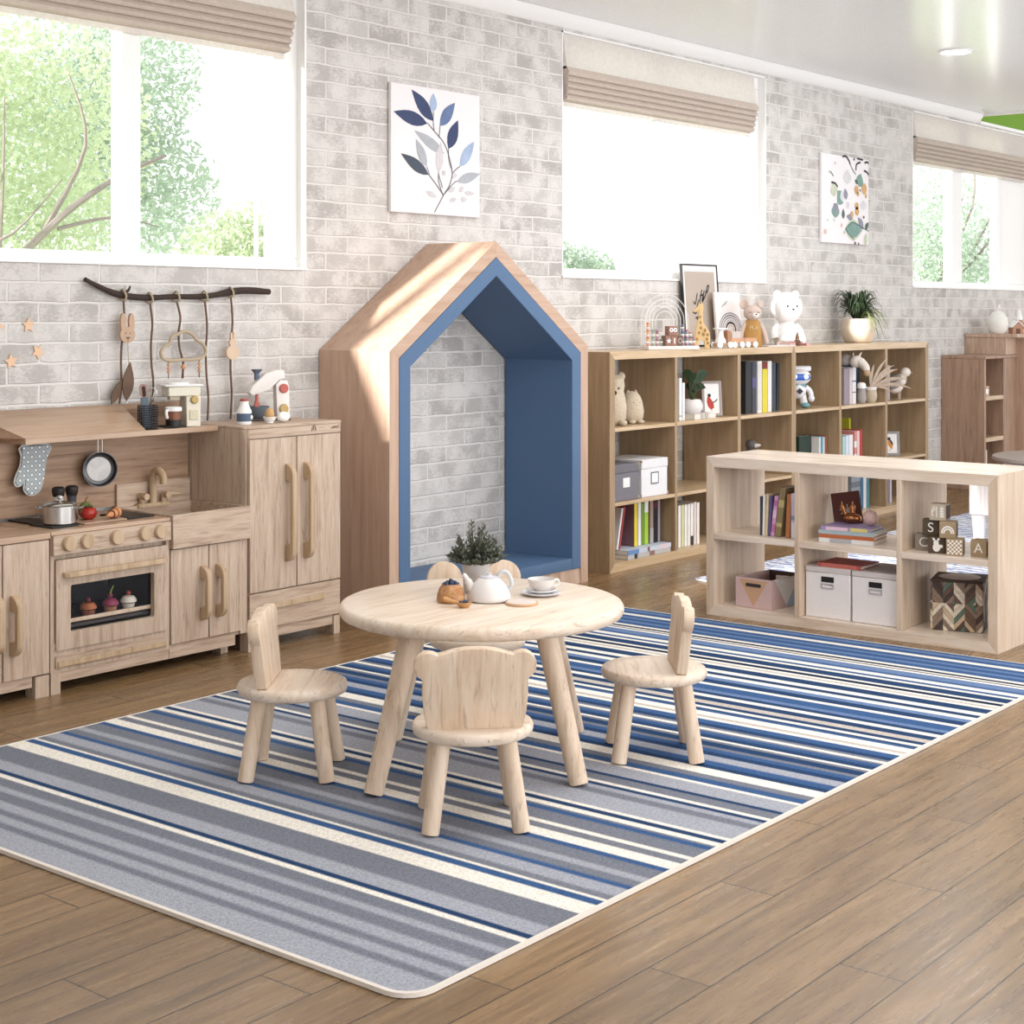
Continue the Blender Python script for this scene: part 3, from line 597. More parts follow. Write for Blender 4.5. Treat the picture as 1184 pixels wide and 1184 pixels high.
for nm, q, mm in prs:
    bm = B(); prism(bm, q, 'y', HY0, HY1); wpart(nm, bm, mm, t, smooth=0)
bm = B(); prism(bm, house(.068, .086)[0:5] + house(.148, .086)[::-1], 'y', HY0-.003, HY1-.004, bev=.003, seg=1); wpart('blue_lining', bm, blue_m, t, smooth=0)
bm = B(); box(bm, HX0+.149, HX1-.149, HY0-.003, HY1-.004, .086, .147, .006, seg=2); wpart('bench_pad', bm, blue_m, t)
bm = B(); box(bm, HX0+.067, HX1-.067, HY0+.004, HY1-.004, 0, .0855); wpart('bench_base', bm, house_x, t)

# ---------------------------------------------------------------- tall bookcases
def bookcase(x0, x1, cols, label):
    t = thing('bookcase', label, 'bookcase', ((x0+x1)/2, 5.54, 0), group='honey oak cube bookcases along the wall'); y0, y1 = 5.334, 5.747
    a0, a1 = cols[0][0], cols[-1][1]
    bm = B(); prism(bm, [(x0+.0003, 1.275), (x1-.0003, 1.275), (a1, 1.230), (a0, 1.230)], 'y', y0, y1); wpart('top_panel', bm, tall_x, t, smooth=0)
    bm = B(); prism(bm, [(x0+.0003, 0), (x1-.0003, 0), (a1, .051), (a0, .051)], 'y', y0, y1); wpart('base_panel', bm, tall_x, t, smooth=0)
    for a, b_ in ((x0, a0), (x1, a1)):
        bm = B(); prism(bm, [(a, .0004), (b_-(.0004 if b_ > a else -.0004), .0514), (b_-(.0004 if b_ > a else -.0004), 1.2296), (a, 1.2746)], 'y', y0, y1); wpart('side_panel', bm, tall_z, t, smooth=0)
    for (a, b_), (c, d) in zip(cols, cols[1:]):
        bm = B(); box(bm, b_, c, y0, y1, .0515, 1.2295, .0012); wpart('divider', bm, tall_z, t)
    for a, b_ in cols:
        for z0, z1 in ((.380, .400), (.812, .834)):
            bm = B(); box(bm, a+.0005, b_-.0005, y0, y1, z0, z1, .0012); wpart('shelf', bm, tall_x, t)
bookcase(7.495, 9.652, [(7.548, 8.181), (8.205, 8.917), (8.955, 9.624)], 'left honey oak cube bookcase beside the house shaped nook')
bookcase(9.654, 11.804, [(9.682, 10.315), (10.348, 11.049), (11.086, 11.751)], 'right honey oak cube bookcase with the leafy potted plant on top')
# low shelf
t = thing('low_shelf', 'low light oak two by three cube shelf with open back', 'shelf', (7.04, 3.49, 0)); x0, x1 = 6.79, 7.29
bm = B(); prism(bm, [(2.7453, .787), (4.2417, .787), (4.199, .736), (2.789, .736)], 'x', x0, x1); wpart('top_panel', bm, low_y, t, smooth=0)
bm = B(); prism(bm, [(2.7453, 0), (4.2417, 0), (4.199, .048), (2.789, .048)], 'x', x0, x1); wpart('base_panel', bm, low_y, t, smooth=0)
for a, b_ in ((4.242, 4.1994), (2.745, 2.7886)):
    bm = B(); prism(bm, [(a, .0004), (b_, .0484), (b_, .7356), (a, .7866)], 'x', x0, x1); wpart('side_panel', bm, low_z, t)
for a, b_ in ((3.723, 3.749), (3.200, 3.224)):
    bm = B(); box(bm, x0, x1, a, b_, .0485, .7355, .0015); wpart('divider', bm, low_z, t)
for a, b_ in ((3.7495, 4.1985), (3.2245, 3.7225), (2.7895, 3.1995)):
    bm = B(); box(bm, x0, x1, a, b_, .379, .409, .0015); wpart('shelf', bm, low_y, t)

# ---------------------------------------------------------------- table and bear chairs
TX, TY, TZ = 4.06, 3.41, 0.545
def leg_bm(p0, p1, r0, r1):
    bm = B(); cyl(bm, p0, p1, r0, r1, n=20)
    for v in bm.verts: v.co.z = max(v.co.z, .0005) if v.co.z < .1 else v.co.z
    return bm
t = thing('table', 'round pale oak children\'s table with four splayed legs', 'table', (TX, TY, RT+.0025))
h = TZ-RT-.002
bm = B(); lathe(bm, [(0, h-.045), (.455, h-.045), (.466, h-.040), (.472, h-.028), (.472, h-.016), (.466, h-.005), (.455, h), (0, h)], n=72); obj('tabletop', bm, oak_x, t, smooth=50)
c0 = Vector((TX, TY))
for x, y in ((3.562, 3.428), (4.046, 2.999), (4.070, 3.820), (4.558, 3.392)):
    d = Vector((x, y))-c0; top = d*0.66
    bm = leg_bm((top.x, top.y, h-.046), (d.x, d.y, .001), .036, .031); obj('leg', bm, oak_z, t)
BEAR = []
def mouse_outline():
    half = [(.128, 0), (.139, .006), (.146, .05), (.146, .10), (.142, .135)]
    c = (.112, .198); r = .066
    for i in range(15):
        a = math.radians(-58 + 226*i/14); half.append((c[0]+r*math.cos(a), c[1]+r*math.sin(a)))
    half += [(.035, .205), (.02, .212)]
    return half + [(0, .214)] + [(-x, z) for x, z in half[::-1]]
def bear_outline():
    half = [(.128, 0), (.139, .006), (.148, .05), (.153, .10), (.152, .142)]
    c = (.135, .186); r = .042
    for i in range(11):
        a = math.radians(-62 + 190*i/10); half.append((c[0]+r*math.cos(a), c[1]+r*math.sin(a)))
    half += [(.095, .2225), (.06, .232), (.03, .237)]
    return half + [(0, .238)] + [(-x, z) for x, z in half[::-1]]
def make_chair(label, outline=bear_outline):
    t = thing('bear_chair', label, 'chair', group='bear chairs around the round table'); zs = .292
    bm = B(); lathe(bm, [(0, zs-.036), (.166, zs-.036), (.175, zs-.031), (.178, zs-.020), (.178, zs-.012), (.174, zs-.003), (.168, zs), (.12, zs-.002), (0, zs-.004)], n=56); obj('seat', bm, oak_x, t, smooth=50)
    for sx in (-1, 1):
        for sy in (-1, 1):
            bm = leg_bm((sx*.095, sy*.092, zs-.037), (sx*.131, sy*.129, .001), .0255, .026); obj('leg', bm, oak_z, t)
    bm = B(); prism(bm, outline(), 'y', -.028, .008, bev=.005, seg=2)
    M = Matrix.Translation((0, -.068, zs-.0012)) @ Matrix.Rotation(math.radians(6), 4, 'X')
    for v in bm.verts: v.co = M @ v.co
    obj('backrest', bm, oak_z, t, smooth=35)
    for x in (-.035, .035):
        bm = B(); ball(bm, (x, -.1745, zs-.017), (.0055, .003, .0055), 8); obj('wooden_plug', bm, oak_x, t)
    return t
def face(x, y, tx, ty): return math.atan2(ty-y, tx-x)-PI/2
ch = make_chair('bear backed chair nearest the camera with its back turned to it')
ch.location = (3.574, 3.036, RT+.0025); ch.rotation_euler = (0, 0, math.atan2(.70, .714)-PI/2)
dup(ch, (3.588, 3.816, RT+.0025), math.atan2(-.79, .61)-PI/2, 'bear backed chair at the left of the table in front of the toy fridge')
dup(ch, (4.502, 3.021, RT+.0025), math.atan2(.77, -.64)-PI/2, 'bear backed chair at the right of the table towards the low shelf')
ch = make_chair('chair mostly hidden behind the table, two large round ears of its back showing', mouse_outline)
ch.location = (4.525, 3.82, RT+.0025); ch.rotation_euler = (0, 0, math.atan2(-.75, -.66)-PI/2)

# ---------------------------------------------------------------- furniture at the far right
t = thing('narrow_cabinet', 'brown oak cabinet with open compartments right of the bookcases', 'cabinet', (13.35, 5.56, 0))
x0, x1, y0, y1 = 13.004, 13.72, 5.374, 5.755
bm = B(); box(bm, x0, x1, y0-.01, y1, 1.108, 1.137, .004); wpart('top_panel', bm, dark_z, t)
bm = B(); box(bm, x0, x0+.037, y0, y1, .05, 1.1075); wpart('side_panel', bm, dark_z, t)
bm = B(); box(bm, 13.418, 13.455, y0, y1, .05, 1.1075); wpart('side_panel', bm, dark_z, t)
bm = B(); box(bm, 13.456, x1, y0+.004, y1, .05, 1.1075); wpart('closed_part', bm, dark_z, t)
bm = B(); box(bm, x0+.038, 13.417, y1-.012, y1, .05, 1.1075); wpart('back_panel', bm, dark_z, t)
for z0, z1 in ((.405, .440), (.757, .792), (.05, .085)):
    bm = B(); box(bm, x0+.038, 13.417, y0, y1-.013, z0, z1); wpart('shelf', bm, tall_x, t)
bm = B(); box(bm, x0, x1, y0+.01, y1, 0, .0495); wpart('plinth', bm, dark_z, t)
t = thing('wardrobe', 'taller pale oak cabinet behind the brown cabinet at the right edge', 'cabinet', (14.5, 5.5, 0))
bm = B(); box(bm, 13.726, 15.4, 5.30, 5.755, 0, 1.285, .003); wpart('body', bm, house_z, t)
bm = B(); box(bm, 13.49, 15.4, 5.28, 5.755, 1.286, 1.317, .003); box(bm, 13.50, 13.725, 5.385, 5.755, 1.138, 1.2855); wpart('top_panel', bm, house_x, t)
bm = B(); box(bm, 13.74, 14.5, 5.282, 5.2995, .06, 1.10, .003); wpart('door', bm, low_z, t)
t = thing('bench', 'pale whitewashed bench with thick legs seen through the low shelf', 'bench', (10.2, 4.1, .0145))
pw = wood('whitewashed_wood', 'EBE3DE', 'DDD3CE', 'C9BDB8', 'z', knots=0.1)
bm = B(); box(bm, -.22, .22, -.26, .13, .17, .46, .02, seg=2); obj('body', bm, pw, t)
for sx, sy in ((-.17, .08), (.17, .08), (-.17, -.2), (.17, -.2)):
    bm = B(); cyl(bm, (sx, sy, .169), (sx, sy, .0), .05, .036); obj('leg', bm, pw, t)
t = thing('round_table', 'round greyish brown table top behind the low shelf at the right edge', 'table', (11.6, 4.09, .0145))
bm = B(); lathe(bm, [(0, .405), (.58, .405), (.60, .42), (.595, .44), (0, .44)], n=48); obj('tabletop', bm, plain('A3948A', 0.6, var=0.12, scale=14), t)
bm = B(); lathe(bm, [(.24, 0), (.23, .02), (.06, .05), (.05, .36), (.14, .4045)], n=24); obj('pedestal', bm, pw, t)

# ---------------------------------------------------------------- small things: wall
def canvas(name, label, x0, x1, z0, z1, y, th, base, side='E9E5E2'):
    t = thing(name, label, 'picture', ((x0+x1)/2, y, z0))
    bm = B(); box(bm, x0, x1, y-th, y, z0, z1, .003); wpart('canvas', bm, plain(base, .8, scale=150), t)
    return t
x0, x1, z0, z1 = 6.091, 6.813, 2.031, 2.711
t = canvas('canvas_print', 'white canvas print of navy and grey leaf sprig beside the kitchen window', x0, x1, z0, z1, WY-.002, .022, 'E8E3E4')
def au(zx, zy):
    u = (zx-120)/675.0; return (x0+u*(x1-x0), z1-(zy-(100+105*u))/(985-65*u)*(z1-z0))
NAVY, STEEL, SKY, GREY, DARK, FAINT, STEM = range(7)
pm = [plain(h_, .8, var=.22, scale=18) for h_ in ('3C4768', '64779C', 'A3B4CF', 'A9ADB3', '4A5360', 'CBC6C9', '6A6A72')]
bm = B(); yy = WY-.0252
for q_i, (a, b_, wd, mi) in enumerate((((430, 395), (268, 158), .082, NAVY), ((385, 415), (138, 325), .075, NAVY), ((430, 330), (430, 183), .06, SKY), ((480, 432), (597, 256), .075, STEEL), ((545, 605), (620, 388), .082, NAVY), ((635, 738), (750, 548), .07, SKY), ((515, 642), (288, 468), .06, GREY), ((470, 785), (487, 552), .062, 5), ((380, 742), (300, 532), .062, GREY), ((395, 803), (190, 643), .065, DARK), ((612, 852), (795, 792), .055, GREY), ((455, 972), (370, 925), .03, FAINT), ((545, 930), (600, 895), .03, FAINT), ((550, 995), (610, 985), .025, FAINT), ((640, 985), (690, 988), .03, FAINT), ((630, 930), (665, 890), .03, FAINT), ((670, 935), (750, 945), .025, FAINT), ((570, 815), (612, 800), .03, FAINT), ((500, 805), (520, 770), .03, FAINT))):
    p, q = au(*a), au(*b_); flatpoly(bm, leafpoly(p[0], p[1], q[0], q[1], wd), yy-.00008*q_i, mi)
for s_ in ([(438, 1088), (505, 960), (555, 875), (572, 765), (520, 580), (435, 470), (385, 410)], [(505, 960), (470, 860), (470, 785)], [(505, 955), (440, 860), (395, 803)], [(515, 945), (590, 860), (615, 850)], [(572, 765), (548, 690), (545, 605)], [(575, 790), (610, 755), (635, 738)], [(470, 520), (478, 470), (480, 430)], [(435, 470), (428, 400), (430, 330)], [(468, 800), (500, 900)], [(380, 742), (400, 800)]):
    stroke(bm, [au(*q) for q in s_], .005, yy-.0018, STEM)
wpart('printed_leaves', bm, pm, t, smooth=0)
x0, x1, z0, z1 = 10.806, 11.584, 2.034, 2.709
t = canvas('canvas_print', 'smaller canvas print of green eucalyptus leaves and orange dots further along the wall', x0, x1, z0, z1, WY-.002, .022, 'EAE5E6')
def au(zx, zy):
    u = (zx-140)/460.0; return (x0+u*(x1-x0), z1-(zy-(140+65*u))/(880-40*u)*(z1-z0))
pm = [plain(h_, .8, var=.2, scale=14) for h_ in ('7C9B92', '566A63', '8D8E9A', 'CDA46C', '3F3B44', 'D5D4D5', 'C3C9B2', 'DDB8A8')]
bm = B()
for q_i, ((cx_, cz_), (ex_, ez_), wd, mi) in enumerate((((500, 470), (520, 340), .12, 0), ((340, 640), (290, 510), .13, 0), ((345, 620), (330, 500), .08, 5), ((375, 600), (360, 485), .07, 2), ((270, 780), (270, 635), .13, 0), ((262, 720), (290, 640), .1, 2), ((345, 790), (345, 685), .05, 1), ((365, 890), (535, 900), .17, 6), ((370, 890), (530, 895), .13, 0), ((545, 885), (490, 770), .07, 2), ((400, 680), (375, 620), .06, 5), ((440, 780), (375, 760), .05, 2), ((470, 440), (480, 400), .06, 1), ((385, 450), (385, 300), .13, 5), ((545, 700), (545, 600), .1, 5), ((260, 570), (250, 430), .11, 6), ((560, 890), (598, 820), .05, 1), ((560, 1050), (575, 920), .06, 6))):
    p, q = au(cx_, cz_), au(ex_, ez_); flatpoly(bm, leafpoly(p[0], p[1], q[0], q[1], wd), yy-.00008*q_i, mi)
for cx_, cz_, r in ((475, 500, .035), (490, 540, .02), (552, 490, .045), (478, 660, .03), (480, 710, .035), (430, 742, .026), (570, 560, .018)):
    p = au(cx_, cz_); flatpoly(bm, circ(p[0], p[1], r, 10), yy-.0016, 3)
for cx_, cz_, r in ((172, 915, .022), (330, 850, .016), (355, 920, .014), (255, 800, .012), (195, 800, .01), (265, 240, .014), (215, 330, .012)):
    p = au(cx_, cz_); flatpoly(bm, circ(p[0], p[1], r, 8), yy-.0018, 7 if r > .0145 else 6)
for cx_, cz_, r in ((460, 1025, .014), (495, 1030, .01), (548, 768, .012), (450, 200, .012), (510, 505, .01)):
    p = au(cx_, cz_); flatpoly(bm, circ(p[0], p[1], r, 8), yy-.0018, 4)
for s_ in ([(335, 175), (370, 172), (400, 215), (412, 250)], [(470, 310), (475, 250), (515, 228)], [(555, 235), (580, 225), (598, 240)], [(550, 310), (580, 325), (597, 352)], [(480, 190), (540, 205)], [(230, 430), (265, 440), (290, 475)]):
    stroke(bm, [au(*q) for q in s_], .016, yy-.002, 4)
for s_ in ([(412, 250), (440, 310), (470, 350)], [(365, 885), (400, 850), (440, 820), (500, 850), (540, 880)], [(365, 890), (410, 950), (450, 990)], [(530, 870), (598, 905)], [(220, 320), (250, 370)]):
    stroke(bm, [au(*q) for q in s_], .007, yy-.0022, 1)
wpart('printed_leaves', bm, pm, t, smooth=0)
# wall stars
star_m = plain('E3BE9F', .7)
def star(label, x, z, r, a):
    bm = B(); prism(bm, [(r*(1 if i % 2 == 0 else .48)*math.cos(a+PI*i/5), r*(1 if i % 2 == 0 else .48)*math.sin(a+PI*i/5)) for i in range(10)], 'y', -.004, 0)
    tag(obj('wall_star', bm, star_m, loc=(x, WY-.002, z)), label, 'wall decoration', 'peach wall stars')
star('peach star sticker on the bricks, topmost of the whole ones', 3.912, 1.449, .033, PI/2); star('peach star sticker on the bricks, right one of the lower pair', 3.958, 1.337, .033, -PI/2+.1)
star('peach star sticker on the bricks just above the cooker hood', 3.829, 1.300, .033, PI/2+.15); star('larger peach star sticker cut off by the photo\'s left edge', 3.745, 1.447, .055, 1.2)

# branch hanger with strings
dark_twig = plain('3E322C', .9, var=.3, scale=60); cord_m = plain('6E5546', .9, var=.2, scale=60); jute = plain('B5A48C', .9)
bm = B(); tube(bm, [(4.178, 5.735, 1.645), (4.273, 5.735, 1.606), (4.364, 5.735, 1.580), (4.506, 5.735, 1.568), (4.651, 5.735, 1.574), (4.853, 5.735, 1.578), (5.06, 5.735, 1.606), (5.238, 5.735, 1.602)], [.010, .012, .014, .014, .012, .013, .016, .014], n=10)
tube(bm, [(4.364, 5.735, 1.582), (4.40, 5.73, 1.597), (4.412, 5.728, 1.618)], (.009, .004), n=6)
t = thing('branch_hanger', 'dark crooked branch fixed on the bricks above the play kitchen', 'wall decoration', (4.7, WY, 1.57)); wpart('branch', bm, dark_twig, t)
def strand(label, xt, xb, zb, wob, objs=None, name='hanging_twig', knot=True):
    s_ = thing(name, label, 'hanging decoration', (xt, 5.73, 1.55), group='strands hanging from the branch')
    zc = {4.376: 1.580, 4.521: 1.5675, 4.672: 1.5745, 4.835: 1.5775, 4.992: 1.598}[xt]; L = zc-.024-zb; bm = B(); pts = [(xt, 5.728, zc-.026)]
    for i in range(1, 6): pts.append((xt+(xb-xt)*i/5+wob*math.sin(i*1.9)*.5, 5.722, zc-.026-L*i/5))
    tube(bm, pts, .005, n=7); wpart('twig', bm, cord_m, s_)
    bm = B(); tube(bm, [(xt-.006+.021*math.cos(a), 5.735+.021*math.sin(a)*1.0, 1.574+.004*math.sin(3*a)) if False else (xt+.004*math.sin(2*a), 5.7345+.0235*math.cos(a), zc+.0235*math.sin(a)) for a in [2*PI*i/12 for i in range(12)]], .005, n=6, closed=True, k=2); wpart('loop', bm, jute, s_)
    return s_
def zface(bm, y, M): pass
wface = plain('BC9E86', .7); wink = plain('4A3A30', .8); wpale = plain('D2BAA2', .7)
s_ = strand('first strand from the left with a wooden rabbit face and two brown feathers', 4.376, 4.350, 1.105, .01)
bm = B(); prism(bm, circ(4.378, 1.405, .040, 20, .036), 'y', 5.700, 5.712)
for sx in (-1, 1): prism(bm, circ(4.378+sx*.022, 1.458, .015, 14, .042), 'y', 5.7005, 5.7118)
wpart('rabbit_face', bm, wface, s_)
bm = B(); stroke(bm, [(4.364, 1.41), (4.369, 1.413)], .005, 5.6993); stroke(bm, [(4.388, 1.41), (4.393, 1.413)], .005, 5.6993); stroke(bm, [(4.367, 1.395), (4.372, 1.389), (4.378, 1.395), (4.384, 1.389), (4.390, 1.395)], .003, 5.6993); stroke(bm, [(4.378, 1.395), (4.378, 1.375)], .003, 5.6993)
wpart('printed_face', bm, wink, s_, smooth=0)
bm = B(); cyl(bm, (4.385, 5.71, 1.37), (4.39, 5.71, 1.27), .0018, n=5); wpart('thread', bm, jute, s_)
feath = plain('6A5545', .85, var=.25, scale=25)
bm = B(); prism(bm, leafpoly(4.375, 1.115, 4.395, 1.285, .06), 'y', 5.704, 5.710); wpart('feather', bm, feath, s_)
bm = B(); prism(bm, leafpoly(4.30, 1.102, 4.36, 1.21, .04), 'y', 5.712, 5.717); wpart('feather', bm, feath, s_)
strand('second strand from the left, a plain thin twig', 4.521, 4.530, 1.105, .012)
s_ = strand('middle strand with a rope cloud and beaded threads', 4.672, 4.698, 1.205, .02)
cl = [(4.69, 5.705, 1.288), (4.62, 5.705, 1.286), (4.575, 5.705, 1.297), (4.563, 5.705, 1.325), (4.585, 5.705, 1.352), (4.612, 5.705, 1.362), (4.625, 5.705, 1.392), (4.668, 5.705, 1.408), (4.70, 5.705, 1.418), (4.745, 5.705, 1.40), (4.765, 5.705, 1.378), (4.80, 5.705, 1.36), (4.822, 5.705, 1.325), (4.80, 5.705, 1.296), (4.75, 5.705, 1.288)]
bm = B(); tube(bm, cl, .008, n=8, closed=True); wpart('rope_cloud', bm, jute, s_)
for x in (4.605, 4.69, 4.782):
    bm = B(); cyl(bm, (x, 5.705, 1.284), (x, 5.705, 1.205), .0025, n=6); wpart('thread', bm, cord_m, s_)
    for k in range(3 if x != 4.69 else 1):
        bm = B(); ball(bm, (x, 5.705, 1.268-k*.016-(0.012 if x == 4.69 else 0)), .0075 if x != 4.69 else .012, 8); wpart('bead', bm, plain('CE9A72', .6), s_)
strand('fourth strand from the left, a straight bare twig reaching behind the toy coffee machine', 4.835, 4.846, 1.005, .012)
s_ = strand('rightmost strand with a small round wooden bunny', 4.992, 4.984, 1.005, .012)
bm = B(); prism(bm, circ(4.981, 1.316, .040, 20, .034), 'y', 5.700, 5.712); wpart('bunny_body', bm, wpale, s_)
bm = B(); prism(bm, circ(4.981, 1.362, .021, 14, .019), 'y', 5.7002, 5.7118)
for sx in (-1, 1): prism(bm, circ(4.981+sx*.008, 1.39, .006, 10, .022), 'y', 5.7004, 5.7116)
wpart('bunny_head', bm, wpale, s_)
for x, lab in ((4.846, 'brown tuft resting at the foot of the fourth strand'),): pass

# ---------------------------------------------------------------- small things: kitchen
t = thing('oven_mitt', 'grey quilted oven mitt with white dots hanging under the cooker hood', 'oven mitt', (3.88, 5.69, .96))
mo = [(3.835, .952), (3.972, .950), (3.955, .895), (3.945, .835), (3.93, .775), (3.905, .750), (3.87, .750), (3.848, .772), (3.852, .805), (3.85, .812), (3.835, .793), (3.812, .790), (3.803, .808), (3.812, .835), (3.830, .870), (3.836, .91)]
mm, nt, p = newmat('quilted_cotton'); p.inputs['Roughness'].default_value = .9
tc = node(nt, 'ShaderNodeTexCoord'); mp = node(nt, 'ShaderNodeMapping'); mp.inputs['Rotation'].default_value = (0, math.radians(45), 0); mp.inputs['Scale'].default_value = (38, 38, 38); link(nt, tc.outputs['Object'], mp.inputs[0])
sp = node(nt, 'ShaderNodeSeparateXYZ'); fr = node(nt, 'ShaderNodeVectorMath', operation='FRACTION'); link(nt, mp.outputs[0], fr.inputs[0]); link(nt, fr.outputs[0], sp.inputs[0])
def m2(op, a, b_=None):
    n = node(nt, 'ShaderNodeMath', operation=op)
    for i, v in enumerate((a, b_)):
        if v is None: continue
        if isinstance(v, (int, float)): n.inputs[i].default_value = v
        else: link(nt, v, n.inputs[i])
    return n.outputs[0]
lx, lz = m2('LESS_THAN', sp.outputs['X'], .08), m2('LESS_THAN', sp.outputs['Z'], .08)
dx, dz = m2('SUBTRACT', sp.outputs['X'], .54), m2('SUBTRACT', sp.outputs['Z'], .54)
dot = m2('LESS_THAN', m2('ADD', m2('MULTIPLY', dx, dx), m2('MULTIPLY', dz, dz)), .035)
mx = node(nt, 'ShaderNodeMix', data_type='RGBA'); mx.inputs[6].default_value = c4(srgb('9AA3A6')); mx.inputs[7].default_value = c4(srgb('F0F1EF')); link(nt, m2('MAXIMUM', m2('MAXIMUM', m2('MULTIPLY', lx, .45), m2('MULTIPLY', lz, .45)), dot), mx.inputs[0]); link(nt, mx.outputs[2], p.inputs['Base Color'])
bm = B(); prism(bm, mo, 'y', 5.684, 5.704, bev=.006, seg=2); wpart('mitten', bm, mm, t)
bm = B(); tube(bm, [(x, 5.694, z) for x, z in mo], .004, n=6, closed=True, k=3); wpart('piping', bm, plain('D5D8D8', .9), t)
bm = B(); tube(bm, [(3.84, 5.694, .951), (3.838, 5.694, .965), (3.846, 5.694, .951)], .003, n=5); wpart('loop', bm, plain('D5D8D8', .9), t)
t = thing('frying_pan', 'small steel pan hanging by wires under the shelf', 'pan', (4.222, 5.70, .83)); MX = Matrix.Rotation(PI/2, 4, 'X') @ Matrix.Rotation(math.radians(0), 4, 'Z')
Mp = Matrix.Translation((4.222, 5.70, .83)) @ Matrix.Rotation(math.radians(-22), 4, 'Z') @ Matrix.Rotation(PI/2, 4, 'X')
bm = B(); lathe(bm, [(0, 0), (.062, 0), (.070, .006), (.075, .034), (.072, .034), (.066, .010), (.060, .006), (0, .006)], n=40, M=Matrix()); 
for v in bm.verts: v.co = Mp @ v.co
wpart('pan_body', bm, dkmetal, t)
bm = B(); lathe(bm, [(0, .0065), (.052, .0065), (.052, .0085), (0, .0085)], n=36)
for v in bm.verts: v.co = Mp @ v.co
wpart('bright_base', bm, plain('A5A29F', .42, metal=1.0, var=.25, scale=30), t)
bm = B()
for x in (4.212, 4.234): cyl(bm, (x, 5.69, .900), (x, 5.69, .971), .0018, n=6)
wpart('wire_handle', bm, steel, t)
# hob plates
def plate(label, pts, z=.6425):
    bm = B(); prism(bm, pts, 'z', z, z+.007, bev=.002, seg=1); o = obj('hob_plate', bm, black_m); tag(o, label, 'hob', 'black hob plates'); return o
plate('black hob plate behind the toy saucepan on the left', [(3.80, 5.56), (3.90, 5.56), (3.90, 5.735), (3.80, 5.735)])
plate('black hob plate under the toy saucepan', [(3.78, 5.40), (3.905, 5.40), (3.928, 5.43), (3.928, 5.555), (3.78, 5.555)])
plate('black hob plate at the right next to the toy sink', [(4.155, 5.405), (4.29, 5.405), (4.29, 5.60), (4.155, 5.60)])
# saucepan
t = thing('saucepan', 'shiny steel toy saucepan with lid standing on the hob plate', 'pan', (3.868, 5.475, .650)); R = .066
bm = B(); lathe(bm, [(0, 0), (R-.004, 0), (R, .004), (R, .072), (R+.003, .074), (R-.003, .075), (R-.004, .07), (0, .068)], n=40); obj('pot', bm, steel, t)
bm = B(); lathe(bm, [(R-.001, .0755), (R-.006, .081), (.03, .089), (0, .090)], n=36); ld_ = obj('lid', bm, steel, t)
bm = B(); cyl(bm, (0, 0, .0905), (0, 0, .098), .004); ball(bm, (0, 0, .105), (.013, .013, .010), 14); obj('lid_knob', bm, steel, ld_)
for s in (-1, 1):
    u = Vector((.63, -.78, 0))*s; pts = [u*(R+.001)+Vector((u.y, -u.x, 0))*.018+Vector((0, 0, .062)), u*(R+.026)+Vector((u.y, -u.x, 0))*.018+Vector((0, 0, .066)), u*(R+.026)-Vector((u.y, -u.x, 0))*.018+Vector((0, 0, .066)), u*(R+.001)-Vector((u.y, -u.x, 0))*.018+Vector((0, 0, .062))]
    bm = B(); tube(bm, pts, .0035, n=7, k=3); obj('handle', bm, steel, t)
for lab, x, colr in (('pale pepper mill with a black top behind the toy saucepan', 3.970, 'D9D7D4'), ('dark grey pepper mill with a black top behind the toy saucepan', 4.036, '47464A')):
    t = thing('pepper_mill', lab, 'pepper mill', (x, 5.63, .6425), group='pepper mills')
    bm = B(); lathe(bm, [(0, 0), (.026, 0), (.026, .01), (.019, .03), (.018, .07), (.021, .095), (0, .095)], n=24); obj('body', bm, plain(colr, .35), t)
    bm = B(); lathe(bm, [(0, .0955), (.021, .0955), (.024, .102), (.027, .118), (.026, .13), (.018, .136), (0, .137)], n=24); obj('top', bm, plain('231E1C', .5), t)
bm = B(); box(bm, 3.935, 4.145, 5.40, 5.53, .6425, .6495, .002); tag(obj('cutting_board', bm, hood_m), 'thin wooden board under the toy vegetables on the hob', 'board')
t = thing('toy_tomato', 'shiny red toy tomato on the hob board', 'toy food', (4.018, 5.49, .650))
bm = B(); lathe(bm, [(0, .004), (.015, 0), (.03, .010), (.035, .026), (.028, .044), (.012, .052), (0, .050)], n=24); obj('fruit', bm, plain('A32A20', .25), t)
bm = B(); cyl(bm, (0, 0, .049), (.003, 0, .062), .003); [ball(bm, (.012*math.cos(a), .012*math.sin(a), .052), (.008, .008, .003), 6) for a in (0, 1.25, 2.5, 3.8, 5)]; obj('stalk', bm, plain('3E4A22', .7), t)
t = thing('toy_pepper', 'green and orange toy vegetable behind the toy tomato', 'toy food', (4.055, 5.56, .6425))
bm = B(); ball(bm, (0, 0, .036), (.032, .032, .036), 20); obj('body', bm, plain('6F7440', .4, var=.5, scale=25), t)
bm = B(); tube(bm, [(0, 0, .072), (.004, .002, .085), (.014, .004, .088)], .004, n=6); obj('stalk', bm, plain('8A5A3A', .6), t)
t = thing('toy_carrot', 'orange toy carrot cut into slices, lying on the hob board', 'toy food', (4.085, 5.42, .672))
dirv = Vector((.088, .052, .004)); M = dirv.to_track_quat('Z', 'Y').to_matrix().to_4x4()
bm = B(); lathe(bm, [(0, -.058), (.006, -.054), (.021, .03), (.0225, .045), (.018, .054), (0, .056)], n=20, M=M); obj('root', bm, plain('C98A5E', .5), t)
bm = B()
for z in (-.012, .02): lathe(bm, [(.0155+.0055*(z+.02)/.05, z-.0025), (.017+.0055*(z+.02)/.05, z), (.0155+.0055*(z+.02)/.05, z+.0025)], n=20, M=M)
obj('cut_mark', bm, plain('5E2F1E', .7), t)
